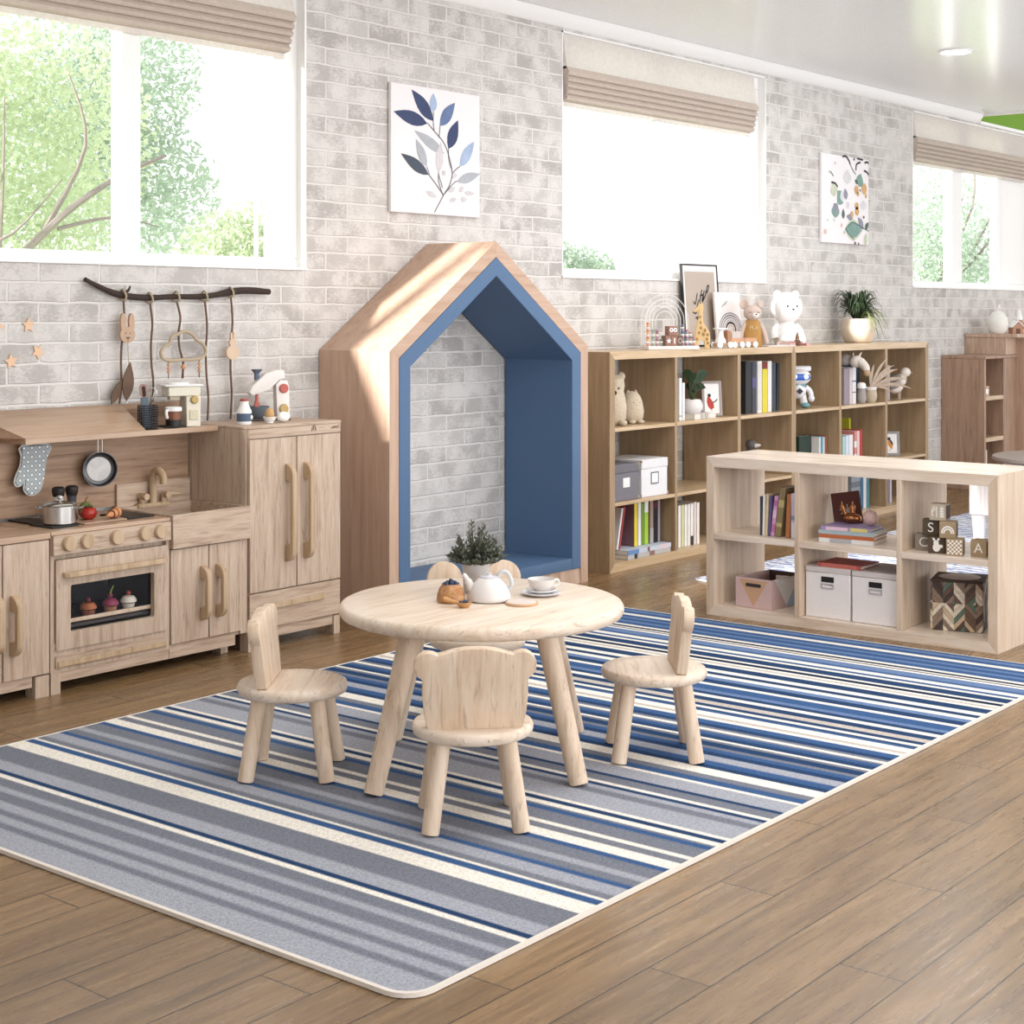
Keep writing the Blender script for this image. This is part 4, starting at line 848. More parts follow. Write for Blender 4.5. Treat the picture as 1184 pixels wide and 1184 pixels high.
bm = B(); tube(bm, [M @ Vector((0, 0, .054)), M @ Vector((.004, 0, .068)), M @ Vector((.012, .0, .078))], (.006, .002), n=6); obj('leaf_top', bm, plain('86A03C', .6), t)
# cakes in the oven
def cupcake(label, x, y, cup, frost, top, tall=.03, leaf=None):
    t = thing('toy_cupcake', label, 'toy food', (x, y, .2588), group='toy cupcakes in the oven')
    bm = B(); lathe(bm, [(0, 0), (.021, 0), (.028, .036), (0, .036)], n=22); obj('cup', bm, plain(cup, .7), t)
    bm = B(); lathe(bm, [(.02, .0362), (.034, .040), (.033, .05), (.024, .062), (.014, .036+tall+.006), (0, .036+tall+.01)], n=22)
    obj('frosting', bm, plain(frost, .6, var=.15, scale=90), t)
    bm = B(); ball(bm, (0, 0, .036+tall+.018), (.010, .010, .0105), 12)
    obj('topping', bm, plain(top, .4), t)
    if leaf:
        bm = B(); tube(bm, [(0, 0, .036+tall+.026), (.006, 0, .036+tall+.04), (.016, 0, .036+tall+.056)], (.004, .002), n=6); obj('stem', bm, plain(leaf, .6), t)
cupcake('toy cupcake in the oven with brown cup and orange frosting', 3.965, 5.42, '8A5344', 'A9623A', '7C2F38', .02)
cupcake('toy cupcake in the oven with plum frosting and a green stem', 4.074, 5.42, 'A8795C', '8C3552', '8C3552', .024, '8FB63C')
cupcake('white toy cupcake in the oven with a red cherry', 4.165, 5.42, 'D9D2C8', 'E2DACE', 'A8443F', .022)
t = thing('toy_cake_slice', 'white striped toy cake slice at the left in the oven', 'toy food', (3.835, 5.43, .2588))
bm = B()
for k in range(3): box(bm, -.028, .024, -.03, .03, .002+k*.024, .018+k*.024, .002)
obj('sponge', bm, plain('E9E4DA', .7), t)
bm = B()
for k in range(2): box(bm, -.026, .022, -.028, .028, .0181+k*.024, .0259+k*.024)
obj('filling', bm, plain('8D8FA0', .7), t)

# things on the hood shelf and the fridge
zt = .9956
t = thing('utensil_basket', 'black wire basket of toy utensils on the hood shelf', 'basket', (4.395, 5.585, zt))
wire = plain('26282C', .5)
bm = B(); R = .043
for k in range(11): tube(bm, [(R*math.cos(a), R*math.sin(a), .003+k*.010) for a in [2*PI*i/14 for i in range(14)]], .0022, n=5, k=1, closed=True)
for i in range(12): cyl(bm, (R*math.cos(i*PI/6), R*math.sin(i*PI/6), .002), (R*math.cos(i*PI/6), R*math.sin(i*PI/6), .104), .0016, n=5)
lathe(bm, [(0, .001), (R, .001), (R, .004), (0, .004)], n=20); obj('wire_body', bm, wire, t)
t = thing('toy_spatula', 'slate blue toy spatula with pink rimmed handle in the wire basket', 'toy utensil', (4.390, 5.583, zt+.006), rot=(math.radians(4), math.radians(-6), -.5))
bm = B(); box(bm, -.017, .017, -.005, .005, 0, .135, .004, seg=2); obj('blade', bm, plain('5F6D78', .6), t)
bm = B(); ringprism(bm, rrect(-.017, .017, .1355, .192, .015), rrect(-.008, .008, .1375, .184, .007), 'y', -.006, .006); obj('handle_rim', bm, plain('A98478', .6), t)
bm = B(); prism(bm, rrect(-.0078, .0078, .1377, .1838, .0068), 'y', -.004, .004); obj('handle_core', bm, plain('2A2526', .6), t)
t = thing('toy_whisk', 'thin grey wire whisk standing in the wire basket', 'toy utensil', (4.405, 5.587, zt+.046), rot=(0, math.radians(7), -.5))
bm = B(); cyl(bm, (0, 0, -.040), (0, 0, .075), .004, n=8); obj('handle', bm, dkmetal, t)
for k in range(3):
    a = PI*k/3; c_, s2 = math.cos(a), math.sin(a)
    bm = B(); tube(bm, [(0, 0, .0755), (.018*c_, .018*s2, .10), (.016*c_, .016*s2, .125), (0, 0, .134), (-.016*c_, -.016*s2, .125), (-.018*c_, -.018*s2, .10), (0, 0, .0757)], .0013, n=5); obj('wire_loop', bm, steel, t)
# coffee machine
t = thing('toy_coffee_machine', 'cream wooden toy coffee machine with brass dial on the hood shelf', 'toy', (4.60, 5.615, zt), rz=-.35)
cm = plain('E2DCCB', .6, var=.03); brass = plain('B89C66', .5, metal=.3)
bm = B(); box(bm, .012, .078, -.045, .055, .0, .135, .003); obj('column', bm, cm, t)
bm = B(); box(bm, -.07, .078, -.045, .055, .1355, .178, .004); obj('head', bm, cm, t)
bm = B(); box(bm, -.085, .09, -.05, .058, .1785, .187, .003); prism(bm, circ(-.01, 0.005, .048, 24, .038), 'z', .1865, .196, bev=.002); obj('lid', bm, white_m, t)
bm = B(); lathe(bm, [(.018, 0), (.018, .008), (.014, .012), (0, .012)], (.047, -.0455, .12), n=20, M=Matrix.Rotation(PI/2, 4, 'X')); obj('dial', bm, brass, t)
bm = B(); box(bm, .026, .066, -.049, -.0455, .03, .075, .001); obj('front_plate', bm, plain('D3C9B0', .6), t)
bm = B(); box(bm, -.09, .09, -.052, .058, -.0004, .006, .001) if False else box(bm, -.085, .011, -.05, .055, .0, .006, .001); obj('drip_tray', bm, black_m, t)
bm = B(); box(bm, -.055, -.008, -.02, .02, .118, .135, .002); obj('spout', bm, plain('C9BFA8', .6), t)
t = thing('toy_coffee_jug', 'brown toy coffee jug with white lid in front of the toy coffee machine', 'toy', (4.535, 5.585, zt+.0065), rz=-1.1)
bm = B(); lathe(bm, [(0, 0), (.034, 0), (.034, .028), (0, .028)], n=26); obj('base', bm, black_m, t)
bm = B(); lathe(bm, [(0, .0285), (.034, .0285), (.034, .066), (0, .066)], n=26); obj('coffee', bm, plain('7A4A30', .3), t)
bm = B(); lathe(bm, [(0, .0665), (.037, .0665), (.037, .082), (.03, .085), (0, .085)], n=26); obj('lid', bm, white_m, t)
bm = B(); tube(bm, [(-.012, -.0355, .07), (-.012, -.046, .066), (-.012, -.045, .05), (-.012, -.0375, .037)], .007, n=8); obj('handle', bm, white_m, t)
# milk, mixer, eggs
zf = .9975
t = thing('toy_milk_bottle', 'white toy milk bottle with blue label on the toy fridge', 'toy', (4.850, 5.475, zf))
bm = B(); lathe(bm, [(0, 0), (.031, 0), (.033, .004), (.033, .06), (.022, .082), (.019, .088), (.019, .104), (0, .104)], n=28); obj('bottle', bm, white_m, t)
bm = B(); lathe(bm, [(.0332, .014), (.0340, .014), (.0340, .050), (.0332, .050)], n=28); lb = obj('label', bm, plain('52617A', .6), t)
bm = B(); ball(bm, (.016, -.031, .032), (.008, .004, .010), 8); obj('label_drop', bm, white_m, lb)
bm = B(); lathe(bm, [(0, .1045), (.020, .1045), (.020, .112), (.017, .115), (0, .115)], n=24); obj('cap', bm, plain('A85A4C', .5), t)
t = thing('toy_stand_mixer', 'white toy stand mixer with red knob and grey blue bowl on the toy fridge', 'toy', (5.09, 5.58, zf), rz=-.45)
mw = plain('ECE6E2', .4, var=.02); red_m = plain('C0655A', .5)
bm = B(); box(bm, -.11, .10, -.04, .04, 0, .010, .003); obj('base_board', bm, plain('5E5654', .6), t)
bm = B(); prism(bm, [(.035, .0105), (.098, .0105), (.094, .16), (.085, .185), (.05, .19), (.03, .17)], 'y', -.03, .03, bev=.006); obj('column', bm, mw, t)
bm = B(); prism(bm, [(.07, .235), (.03, .238), (-.02, .222), (-.085, .165), (-.10, .135), (-.085, .118), (-.03, .135), (.0, .145), (.028, .172), (.05, .192), (.075, .195)], 'y', -.034, .034, bev=.010); obj('head', bm, mw, t)
bm = B(); lathe(bm, [(0, .0105), (.030, .0105), (.036, .016), (.050, .068), (.047, .068), (.034, .02), (0, .018)], (-.045, 0, 0), n=30); obj('bowl', bm, plain('66717C', .5), t)
bm = B(); cyl(bm, (-.055, 0, .06), (-.055, 0, .126), .007); prism(bm, [(-.068, .055), (-.042, .055), (-.047, .09), (-.063, .09)], 'y', -.01, .01); obj('beater', bm, red_m, t)
bm = B(); lathe(bm, [(.013, .222), (.028, .240), (0, .240)], (-.055, 0, 0), n=20); cyl(bm, (-.055, 0, .19), (-.055, 0, .222), .012); obj('funnel', bm, plain('5C6A80', .5), t)
for nm, z, mt_ in (('power_knob', .150, red_m), ('speed_dial', .055, brass)):
    bm = B(); lathe(bm, [(.022, 0), (.022, .006), (.018, .010), (0, .010)], (.066, -.0305, z), n=22, M=Matrix.Rotation(PI/2, 4, 'X')); obj(nm, bm, mt_, t)
for i, (lab, x, y, tip) in enumerate((('toy egg with a brown top in an egg cup on the toy fridge', 4.985, 5.455, 1), ('white toy egg lying by the egg cup on the toy fridge', 5.055, 5.44, 0))):
    t = thing('toy_egg', lab, 'toy', (x, y, zf))
    if tip:
        bm = B(); lathe(bm, [(0, 0), (.018, 0), (.016, .004), (.026, .014), (.031, .028), (.028, .028), (.022, .016), (0, .012)], n=24); obj('egg_cup', bm, white_m, t)
        bm = B(); ball(bm, (0, 0, .040), (.022, .022, .028), 18); obj('egg', bm, plain('C99F6C', .5), t)
    else:
        bm = B(); ball(bm, (0, 0, .0245), (.034, .026, .0245), 18); obj('egg', bm, white_m, t)

# ---------------------------------------------------------------- small things: table
zt = TZ+.0005
def leaves(bm, pts_norm, size, rnd, mi=0, asp=.55):
    for c, d in pts_norm:
        d = d.normalized(); s = size*rnd.uniform(.7, 1.25); a = Vector((rnd.gauss(0, 1), rnd.gauss(0, 1), rnd.gauss(0, 1))); sd = d.cross(a).normalized(); nn = d.cross(sd)
        P = [c, c+d*s*.35+sd*s*asp*.5+nn*s*.06, c+d*s, c+d*s*.35-sd*s*asp*.5+nn*s*.06]
        f = bm.faces.new([bm.verts.new(q) for q in P]); f.material_index = mi
t = thing('potted_shrub', 'small dense grey green shrub in a concrete pot on the round table', 'plant', (4.166, 3.524, zt))
conc = plain('BDB7B3', .8, var=.10, scale=25, bump=.1)
bm = B(); lathe(bm, [(0, 0), (.040, 0), (.043, .006), (.0475, .094), (.0475, .102), (.043, .102), (.0425, .090), (0, .088)], n=36); pt = obj('pot', bm, conc, t)
bm = B(); rnd = random.Random(21); pts = []; lf = []; tw = B()
for i in range(120):
    a = rnd.uniform(0, 6.28); tl = math.sqrt(rnd.uniform(.0, 1.0))*1.25; d = Vector((math.cos(a)*math.sin(tl), math.sin(a)*math.sin(tl), math.cos(tl))); L = rnd.uniform(.80, 1.06)/math.sqrt((math.sin(tl)/.066)**2+(math.cos(tl)/.150)**2)
    p0 = Vector((math.cos(a)*.025*tl, math.sin(a)*.025*tl, .092)); tube(tw, [p0, p0+d*L*.5+Vector((0, 0, .005)), p0+d*L], .0014, n=4, k=1)
    for k in range(16):
        u = .3+.7*k/15; b_ = rnd.uniform(0, 6.28); q = Vector((math.cos(b_), math.sin(b_), .5)); lf.append((p0+d*L*u, (d*.6+q*.8)))
leaves(bm, lf, .0165, rnd)
obj('foliage', bm, translucent('636A5C', .12, 'shrub_leaf', rough=.28, var=.5, scale=90), t, smooth=0); obj('twigs', tw, plain('5A4A3C', .9), t)
bm = B(); lathe(bm, [(0, .0895), (.0415, .0895), (.03, .094), (0, .095)], n=20); obj('soil', bm, plain('3E332B', .95), t)
# teapot
t = thing('toy_teapot', 'white ceramic teapot on the round table', 'teapot', (4.075, 3.390, zt), rz=math.atan2(-.7778, .6285))
bm = B(); lathe(bm, [(0, 0), (.062, 0), (.072, .004), (.074, .012), (.066, .035), (.052, .058), (.036, .074), (.030, .077), (0, .077)], n=44); obj('body', bm, ceramic, t)
bm = B(); lathe(bm, [(0, .0772), (.031, .0772), (.031, .080), (.012, .083), (.007, .086), (.009, .091), (0, .093)], n=28); obj('lid', bm, plain('D5D2DC', .25), t)
bm = B(); tube(bm, [(-.055, 0, .030), (-.068, 0, .058), (-.080, 0, .079), (-.088, 0, .084)], [.018, .014, .009, .007], n=12); obj('spout', bm, ceramic, t)
bm = B(); tube(bm, [(.030, 0, .079), (.040, 0, .095), (.060, 0, .092), (.074, 0, .066), (.072, 0, .044), (.062, 0, .036)], .0065, n=10); obj('handle', bm, plain('C9CBD0', .25), t)
# cup and two saucers
cx_, cy_ = 4.262, 3.318
for lab, R, z, mt_ in (('larger white saucer with grey rim at the bottom on the round table', .067, 0, plain('D9D9DE', .25)), ('smaller white saucer stacked under the teacup', .052, .0115, ceramic)):
    bm = B(); lathe(bm, [(0, 0), (R*.55, 0), (R*.9, .006), (R, .011), (R*.98, .0125), (R*.85, .0085), (R*.5, .004), (0, .004)], n=44); tag(obj('saucer', bm, mt_, loc=(cx_, cy_, zt+z*.75)), lab, 'saucer', 'saucers under the cup')
t = thing('teacup', 'white ceramic teacup on the stacked saucers', 'cup', (cx_+.002, cy_, zt+.0135), rz=math.atan2(-.7778, .6285)+.3)
bm = B(); lathe(bm, [(0, 0), (.022, 0), (.024, .003), (.040, .018), (.046, .038), (.047, .042), (.044, .042), (.038, .020), (.02, .006), (0, .005)], n=40); obj('cup', bm, ceramic, t)
bm = B(); tube(bm, [(.044, 0, .034), (.058, 0, .036), (.063, 0, .026), (.056, 0, .016), (.040, 0, .016)], .0042, n=8); obj('handle', bm, ceramic, t)
t = thing('coaster', 'round pinkish stone coaster with wooden rim on the round table', 'coaster', (4.088, 3.262, zt))
bm = B(); lathe(bm, [(0, 0), (.053, 0), (.055, .004), (.053, .008), (0, .008)], n=40); obj('rim', bm, plain('C9A27E', .5), t)
bm = B(); lathe(bm, [(0, .0081), (.048, .0081), (.047, .0095), (0, .0095)], n=40); obj('face', bm, plain('E0D3CB', .4, var=.08, scale=20), t)
# wooden bowl of blueberries and spoon
berry = plain('2F3B55', .35, var=.3, scale=50); bw = wood('striped_turned_wood', 'C59A6E', 'A9764B', '855431', 'x', rough=.45, grain=1.6, knots=.2)
t = thing('wooden_bowl', 'small round turned wooden bowl heaped with blueberries on the round table', 'bowl', (3.975, 3.472, zt))
bm = B(); lathe(bm, [(0, 0), (.042, 0), (.047, .006), (.046, .022), (.039, .044), (.030, .058), (.027, .060), (.024, .056), (0, .05)], n=36); obj('bowl', bm, bw, t)
rnd = random.Random(5); k = 0
bpos = [(0, 0, .073)] + [(.014*math.cos(a), .014*math.sin(a), .066) for a in (.3, 1.55, 2.8, 4.1, 5.3)] + [(.0225*math.cos(a), .0225*math.sin(a), .0605) for a in (0, .8, 1.6, 2.4, 3.2, 4.0, 4.8, 5.6)]
for q in bpos:
    bm = B(); ball(bm, (0, 0, 0), .0072*rnd.uniform(.9, 1.1), 10); o = obj('blueberry', bm, berry, loc=(3.975+q[0], 3.472+q[1], zt+q[2]-.003)); tag(o, 'dark blueberry in the turned wooden bowl', 'blueberry', 'blueberries in the bowl')
t = thing('wooden_spoon', 'short wooden spoon holding blueberries beside the turned wooden bowl', 'spoon', (3.925, 3.372, zt), rz=2.2)
bm = B(); lathe(bm, [(0, 0), (.012, 0), (.022, .010), (.025, .018), (.021, .018), (.012, .006), (0, .005)], n=24); obj('scoop', bm, plain('C08F5C', .5), t)
bm = B(); tube(bm, [(.022, 0, .015), (.04, 0, .021), (.066, 0, .028)], [.006, .006, .008], n=8); obj('handle', bm, plain('C08F5C', .5), t)
for q in ((0, 0, .0145), (.010, .006, .017), (-.010, .005, .017), (.001, -.012, .0175)):
    bm = B(); ball(bm, (0, 0, 0), .0065, 10); tag(obj('blueberry', bm, berry, loc=(3.925+q[0], 3.372+q[1], zt+q[2])), 'dark blueberry in the short wooden spoon', 'blueberry', 'blueberries in the spoon')

# ---------------------------------------------------------------- books
def book(label, x, y, z, w_, d, h, colr, tilt=0, rz=0, lying=False, band=None, group=None, name='book'):
    """spine faces local -Y; x is the centre of the thickness (standing) or the left end (lying)"""
    rot = (0, PI/2, rz) if lying else (0, tilt, rz)
    t = thing(name, label, 'book', (x, y, z + (w_/2 if lying else w_/2*abs(math.sin(tilt))+.0004)), group=group)
    if lying:
        t.rotation_euler = (Matrix.Rotation(rz, 4, 'Z') @ Matrix.Rotation(PI/2, 4, 'Y')).to_euler()
    else:
        t.rotation_euler = (Matrix.Rotation(rz, 4, 'Z') @ Matrix.Rotation(tilt, 4, 'Y')).to_euler()
    c = min(.003, w_*.16); a, b_ = w_/2, d/2
    bm = B(); prism(bm, [(-a, b_), (-a, -b_), (a, -b_), (a, b_), (a-c, b_), (a-c, -b_+c), (-a+c, -b_+c), (-a+c, b_)], 'z', 0, h)
    cv = obj('cover', bm, plain(colr, .55, var=.08), t, smooth=0)
    bm = B(); box(bm, -a+c+.0002, a-c-.0002, -b_+c+.0002, b_-.004, .003, h-.003); obj('pages', bm, paper, t, smooth=0)
    if band:
        for (z0, z1, cc) in band:
            bm = B(); box(bm, -a-.0003, a+.0003, -b_-.0006, -b_+.002, z0*h, z1*h); obj('spine_mark', bm, plain(cc, .6), cv, smooth=0)
    return t
def row(spec, y, z, d, group, rz=0, along='x'):
    for s_ in spec:
        lab, p, w_, h, colr = s_[:5]; kw = s_[5] if len(s_) > 5 else {}
        x, yy_ = (p, y+d/2) if along == 'x' else (y+d/2, p)
        book(lab, x, yy_, z, w_, d, h, colr, rz=rz, group=group, **kw)
Z3, Z2, Z1 = .8345, .4005, .0515
# left bookcase, top row
row([('white binder standing at the left of the second top compartment', 8.345, .028, .262, 'E6E3E0', dict(band=[(.08, .12, '9AA0A8')])), ('second white binder beside the white planter', 8.380, .026, .232, 'DAD9DA', {})], 5.40, Z3, .17, 'white binders in the second top compartment')
book('pale book lying under the white planter with dark lettering on its spine', 8.465, 5.46, Z3, .032, .17, .25, 'DAD4CC', lying=True, band=[(.28, .285, '6A645E'), (.31, .33, '6A645E'), (.35, .36, '6A645E'), (.39, .41, '6A645E'), (.47, .48, '6A645E'), (.50, .52, '6A645E'), (.55, .56, '6A645E'), (.58, .60, '6A645E'), (.64, .65, '6A645E')])
row([('near black book at the left end of the third top compartment', 9.165, .075, .345, '26272A', {}), ('dark slate book with a purple tint left of the white ones', 9.240, .055, .340, '3C3D48', dict(band=[(.5, .7, '55507A')])), ('white book left of the yellow one', 9.310, .055, .345, 'E4E0DD', dict(band=[(.05, .95, 'CFCBC9')])), ('yellow book with a dark red top among the standing books', 9.378, .062, .338, 'D2C43C', dict(band=[(.86, 1, '7C2B2C')])), ('white book right of the yellow one', 9.443, .050, .342, 'DEDAD6', {}), ('dark blue grey book right of the yellow and white books', 9.500, .045, .330, '3F474F', {}), ('leaning dark book at the right end of the third top compartment', 9.548, .030, .325, '2C3236', dict(tilt=.05))], 5.40, Z3, .22, 'books in the third top compartment')
# left bookcase, bottom row
row([('plum covered book with a yellow spine in the bottom left compartment', 7.885, .03, .268, '85646C', dict(band=[(0, 1, 'E3CC35')])), ('white spined book right of the yellow one in the bottom left compartment', 7.925, .03, .264, 'E8E6E0', {}), ('dark green picture book in the bottom left compartment', 7.960, .034, .250, '6F8F35', {}), ('bright lime green and white book in the bottom left compartment', 7.998, .036, .266, 'A5CB3C', dict(band=[(.72, 1, 'EDEBE4')])), ('brown and grey book left of the black one', 8.055, .035, .262, '9B8479', dict(band=[(0, .35, 'A9A5A3')])), ('black book near the right end of the bottom left compartment', 8.098, .038, .258, '1B1A1C', dict(band=[(.8, .95, '5A1E28')])), ('thin grey lilac book at the right end of the bottom left compartment', 8.135, .022, .252, 'A09AA6', {})], 5.42, Z1+.054, .20, 'books in the bottom left compartment')
book('thin red book leaning to the right in the bottom left compartment', 7.716, 5.475, Z1+.054, .016, .11, .25, 'A53A3A', tilt=.22)
book('thin white book leaning against the red one in the bottom left compartment', 7.694, 5.475, Z1+.054, .015, .11, .245, 'E6E4E6', tilt=.22)
book('white and blue book lying flat, topmost under the standing books', 7.705, 5.46, Z1+.0265, .026, .215, .46, 'C5CEDC', lying=True, band=[(.0, .25, '6C8FC0'), (.45, .5, '7C5A55'), (.7, .96, 'D9C9CF')])
book('grey and white book lying flat at the bottom of the bottom left compartment', 7.705, 5.46, Z1, .026, .215, .455, 'B9B7B6', lying=True, band=[(.15, .22, '2F2F33'), (.5, .62, '8C6A5C')])
row([('white notebook %s in the row of seven' % lab, 8.318+i*.0355, .027, .258+.006*(i == 5), c_, kw) for i, (lab, c_, kw) in enumerate((('standing first from the left', 'EAE6DF', {}), ('with a green edged cover, second', 'CFCF9A', {}), ('third from the left', 'EBE7E1', {}), ('fourth from the left', 'E5E1DA', {}), ('with a black foot, fifth', 'ECE8E2', dict(band=[(0, .22, '2E2C30')])), ('taller than the rest, sixth', 'DCCDC6', {}), ('at the right end, seventh', 'ECE6E0', {})))], 5.39, Z1, .20, 'white notebooks in the second bottom compartment')
# right bookcase
row([('dull mauve book at the left under the toy elephant', 10.555, .085, .262, '8F8489', {}), ('pale pink grey book under the toy elephant', 10.622, .04, .262, 'C9BEC2', {}), ('white spotted book right of the pink grey one', 10.675, .055, .268, 'E2DDDC', dict(band=[(.6, .64, '70707A'), (.3, .33, 'A5685C')]))], 5.40, Z3, .12, 'books under the toy elephant')
book('dark teal book standing behind the dried grass vase', 10.99, 5.62, Z3, .055, .18, .275, '31485C')
row([('pale book with a dark pattern left of the toy birds', 11.225, .06, .262, 'C9C0C0', dict(band=[(.3, .85, '8E8890')])), ('lilac grey book left of the toy birds', 11.285, .04, .266, 'A79DA3', {})], 5.42, Z3, .16, 'books left of the toy birds')
t = book('dark green landscape album standing in the fourth middle compartment', 9.95, 5.55, Z2, .03, .22, .235, '1E3329', rz=0)
t.rotation_euler = (0, 0, -PI/2+.1); t.location = (10.035, 5.47, Z2)
row([('thin white book right of the dark green album', 10.185, .022, .218, 'DCDAD5', {}), ('teal blue book right of the dark green album', 10.214, .03, .222, '5E93A3', {}), ('pale blue book second from the right end', 10.244, .025, .215, 'C3D0D6', {}), ('rust brown book at the right end of the fourth middle compartment', 10.275, .028, .225, '9A5B41', {})], 5.42, Z2, .18, 'books in the fourth middle compartment')
row([('tall thin yellow green book in the fifth middle compartment', 10.90, .03, .31, 'B3B42C', {})], 5.55, Z2, .16, None)
row([('teal and white book at the left of the fifth middle compartment', 10.475, .04, .205, 'A9C6C2', {}), ('pale blue book beside the teal and white one', 10.525, .045, .21, 'C9D3DC', {}), ('white book in front of the yellow green one', 10.585, .055, .212, 'DDDBDC', {}), ('red and white book left of the bright red one', 10.655, .035, .232, 'C7817A', dict(band=[(.1, .3, 'E6DEDA'), (.5, .7, 'E6DEDA')])), ('pink patterned book next to the bright red one', 10.70, .04, .235, 'D9B9B4', {}), ('bright red book at the right of the fifth middle compartment', 10.745, .033, .24, 'B52A2C', {})], 5.38, Z2, .15, 'books in the fifth middle compartment')
row([('wide grey patterned book seen low through the low shelf', 10.70, .14, .28, '8E959B', dict(band=[(.2, .3, '5A6068'), (.6, .75, '6A7078')])), ('blue book beside the grey patterned one low in the bookcase', 10.80, .04, .28, '3F6B8C', {}), ('white book left of the teal one low in the bookcase', 10.845, .045, .275, 'D9DADC', {}), ('teal book at the right of the low row', 10.895, .045, .278, '47818F', {})], 5.40, Z1, .2, 'books in the fifth bottom compartment')
row([('mottled grey book in the last bottom compartment', 11.22, .11, .24, '8F888C', {}), ('thin lilac book in the last bottom compartment', 11.32, .03, .24, 'CFC3D2', {})], 5.42, Z1, .2, 'books in the last bottom compartment')
# low shelf books (spines face -X)
LZ = .4095
row([('dark thin book first from the left in the low shelf', 3.972, .012, .19, '3E4350', {}), ('white book second from the left in the low shelf', 3.958, .012, .20, 'E8E4DE', dict(tilt=.02)), ('yellowish book in the low shelf, left of the purple one', 3.943, .012, .205, 'D9C39A', dict(tilt=.04)), ('purple book left of the pink one in the low shelf', 3.928, .013, .195, '5F5580', dict(tilt=.06)), ('bright pink leaning book in the low shelf', 3.909, .019, .198, 'CF9CBF', dict(tilt=.12, band=[(.1, .3, 'B56FA0'), (.45, .65, 'E0BCD4'), (.75, .9, 'B56FA0')])), ('gold brown leaning book, tallest in the low shelf', 3.880, .030, .240, '8A7A56', dict(tilt=.13, band=[(.2, .28, 'BBA877'), (.6, .75, 'BBA877')])), ('orange book in the low shelf', 3.826, .022, .212, 'B9764A', dict(tilt=.05)), ('lilac white book at the right end in the low shelf', 3.783, .044, .218, 'CFC5D8', dict(band=[(.0, .35, 'E9E6EE'), (.4, .5, '8F9BB5')]))], 6.86, LZ, .17, 'books standing in the low shelf', rz=-PI/2, along='y')
t = thing('book', 'dark maroon book with a white palm drawing leaning behind the lying stack', 'book', (7.083, 3.603, LZ+.0135)); t.rotation_euler = (Matrix.Rotation(-PI/2+.35, 4, 'Z') @ Matrix.Rotation(math.radians(-12), 4, 'X') @ Matrix.Rotation(math.radians(-9), 4, 'Y')).to_euler()
bm = B(); box(bm, -.068, .068, -.012, -.009, 0, .205); box(bm, -.068, .068, .010, .013, 0, .205); box(bm, -.069, -.065, -.012, .013, 0, .205); cv = obj('cover', bm, plain('5E2F2A', .5), t)
bm = B(); box(bm, -.064, .066, -.0088, .0098, .003, .202); obj('pages', bm, paper, t)
bm = B()
for k in range(9):
    a = 2*PI*k/9; stroke(bm, [(.0, .115), (.022*math.cos(a), .115+.022*math.sin(a)), (.036*math.cos(a+.15), .115+.030*math.sin(a+.15))], .004, -.0126)
stroke(bm, [(0, .11), (.006, .08), (0, .055), (.004, .03)], .008, -.0126)
obj('palm_drawing', bm, plain('E6DDD2', .7), cv, smooth=0)
for i, (lab, w_, h, colr, kw, yo) in enumerate((('white book at the bottom of the lying stack in the low shelf', .020, .27, 'D9D9DA', dict(band=[(.2, .6, 'A9A9AE')]), 0), ('orange brown book second from the bottom of the lying stack', .018, .27, 'B0623C', {}, .002), ('pale blue grey book third in the lying stack', .019, .275, '9FB0B8', {}, -.002), ('purple and pink book topmost of the lying stack', .016, .24, '9A8AB5', dict(band=[(.1, .55, 'D9B9C9'), (.6, .95, 'CFC27A')]), .012))):
    z = LZ + sum((.020, .018, .019, .016)[:i]) + .0006*i
    book(lab, 6.94, 3.66-yo, z, w_, .19, h, colr, rz=-PI/2+.12, lying=True, **kw)
book('coral red book lying on the white boxes in the low shelf', 6.95, 3.66, .2915, .018, .20, .225, 'B5584E', rz=-PI/2+.02, lying=True, band=[(.1, .9, 'C96F62')])

# ---------------------------------------------------------------- tall bookcases: toys, boxes, plants
fuzz = plain('C6B7A0', .95, var=.34, scale=110, bump=1.0, sheen=.3)
def facing(x, y, extra=0): return -math.atan2(x, y)+extra
t = thing('plush_bear', 'large beige plush bear at the left of the top left compartment', 'plush toy', (7.745, 5.50, Z3), rz=-.75)
bm = B(); lathe(bm, [(0, 0), (.06, .004), (.088, .04), (.092, .11), (.082, .17), (.074, .20), (.080, .235), (.074, .275), (.045, .298), (0, .305)], n=28); obj('body', bm, fuzz, t)
for s in (-1, 1):
    bm = B(); ball(bm, (s*.058, 0, .288), (.026, .016, .028), 14); obj('ear', bm, fuzz, t)
    bm = B(); ball(bm, (s*.055, -.07, .018), (.026, .034, .018), 14); obj('foot', bm, fuzz, t)
    bm = B(); ball(bm, (s*.030, -.073, .222), .006, 10); obj('eye', bm, black_m, t)
bm = B(); ball(bm, (0, -.082, .195), (.017, .012, .014), 12); obj('nose', bm, black_m, t)
t = thing('plush_owl', 'smaller beige plush owl with pointed ears beside the plush bear', 'plush toy', (7.945, 5.49, Z3), rz=-.45)
bm = B(); lathe(bm, [(0, 0), (.04, .003), (.068, .03), (.073, .075), (.064, .13), (.050, .165), (.032, .187), (0, .195)], n=26); obj('body', bm, fuzz, t)
for s in (-1, 1):
    bm = B(); lathe(bm, [(.016, 0), (.010, .018), (0, .034)], (s*.026, 0, .172), n=12); obj('ear', bm, fuzz, t)
    bm = B(); ball(bm, (s*.03, -.058, .013), (.022, .022, .0125), 12); obj('foot', bm, fuzz, t)
    bm = B(); ball(bm, (s*.020, -.057, .128), .005, 8); obj('eye', bm, black_m, t)
t = thing('white_planter', 'round white planter with dark broad leaves in the second top compartment', 'plant', (8.565, 5.46, Z3+.0325))
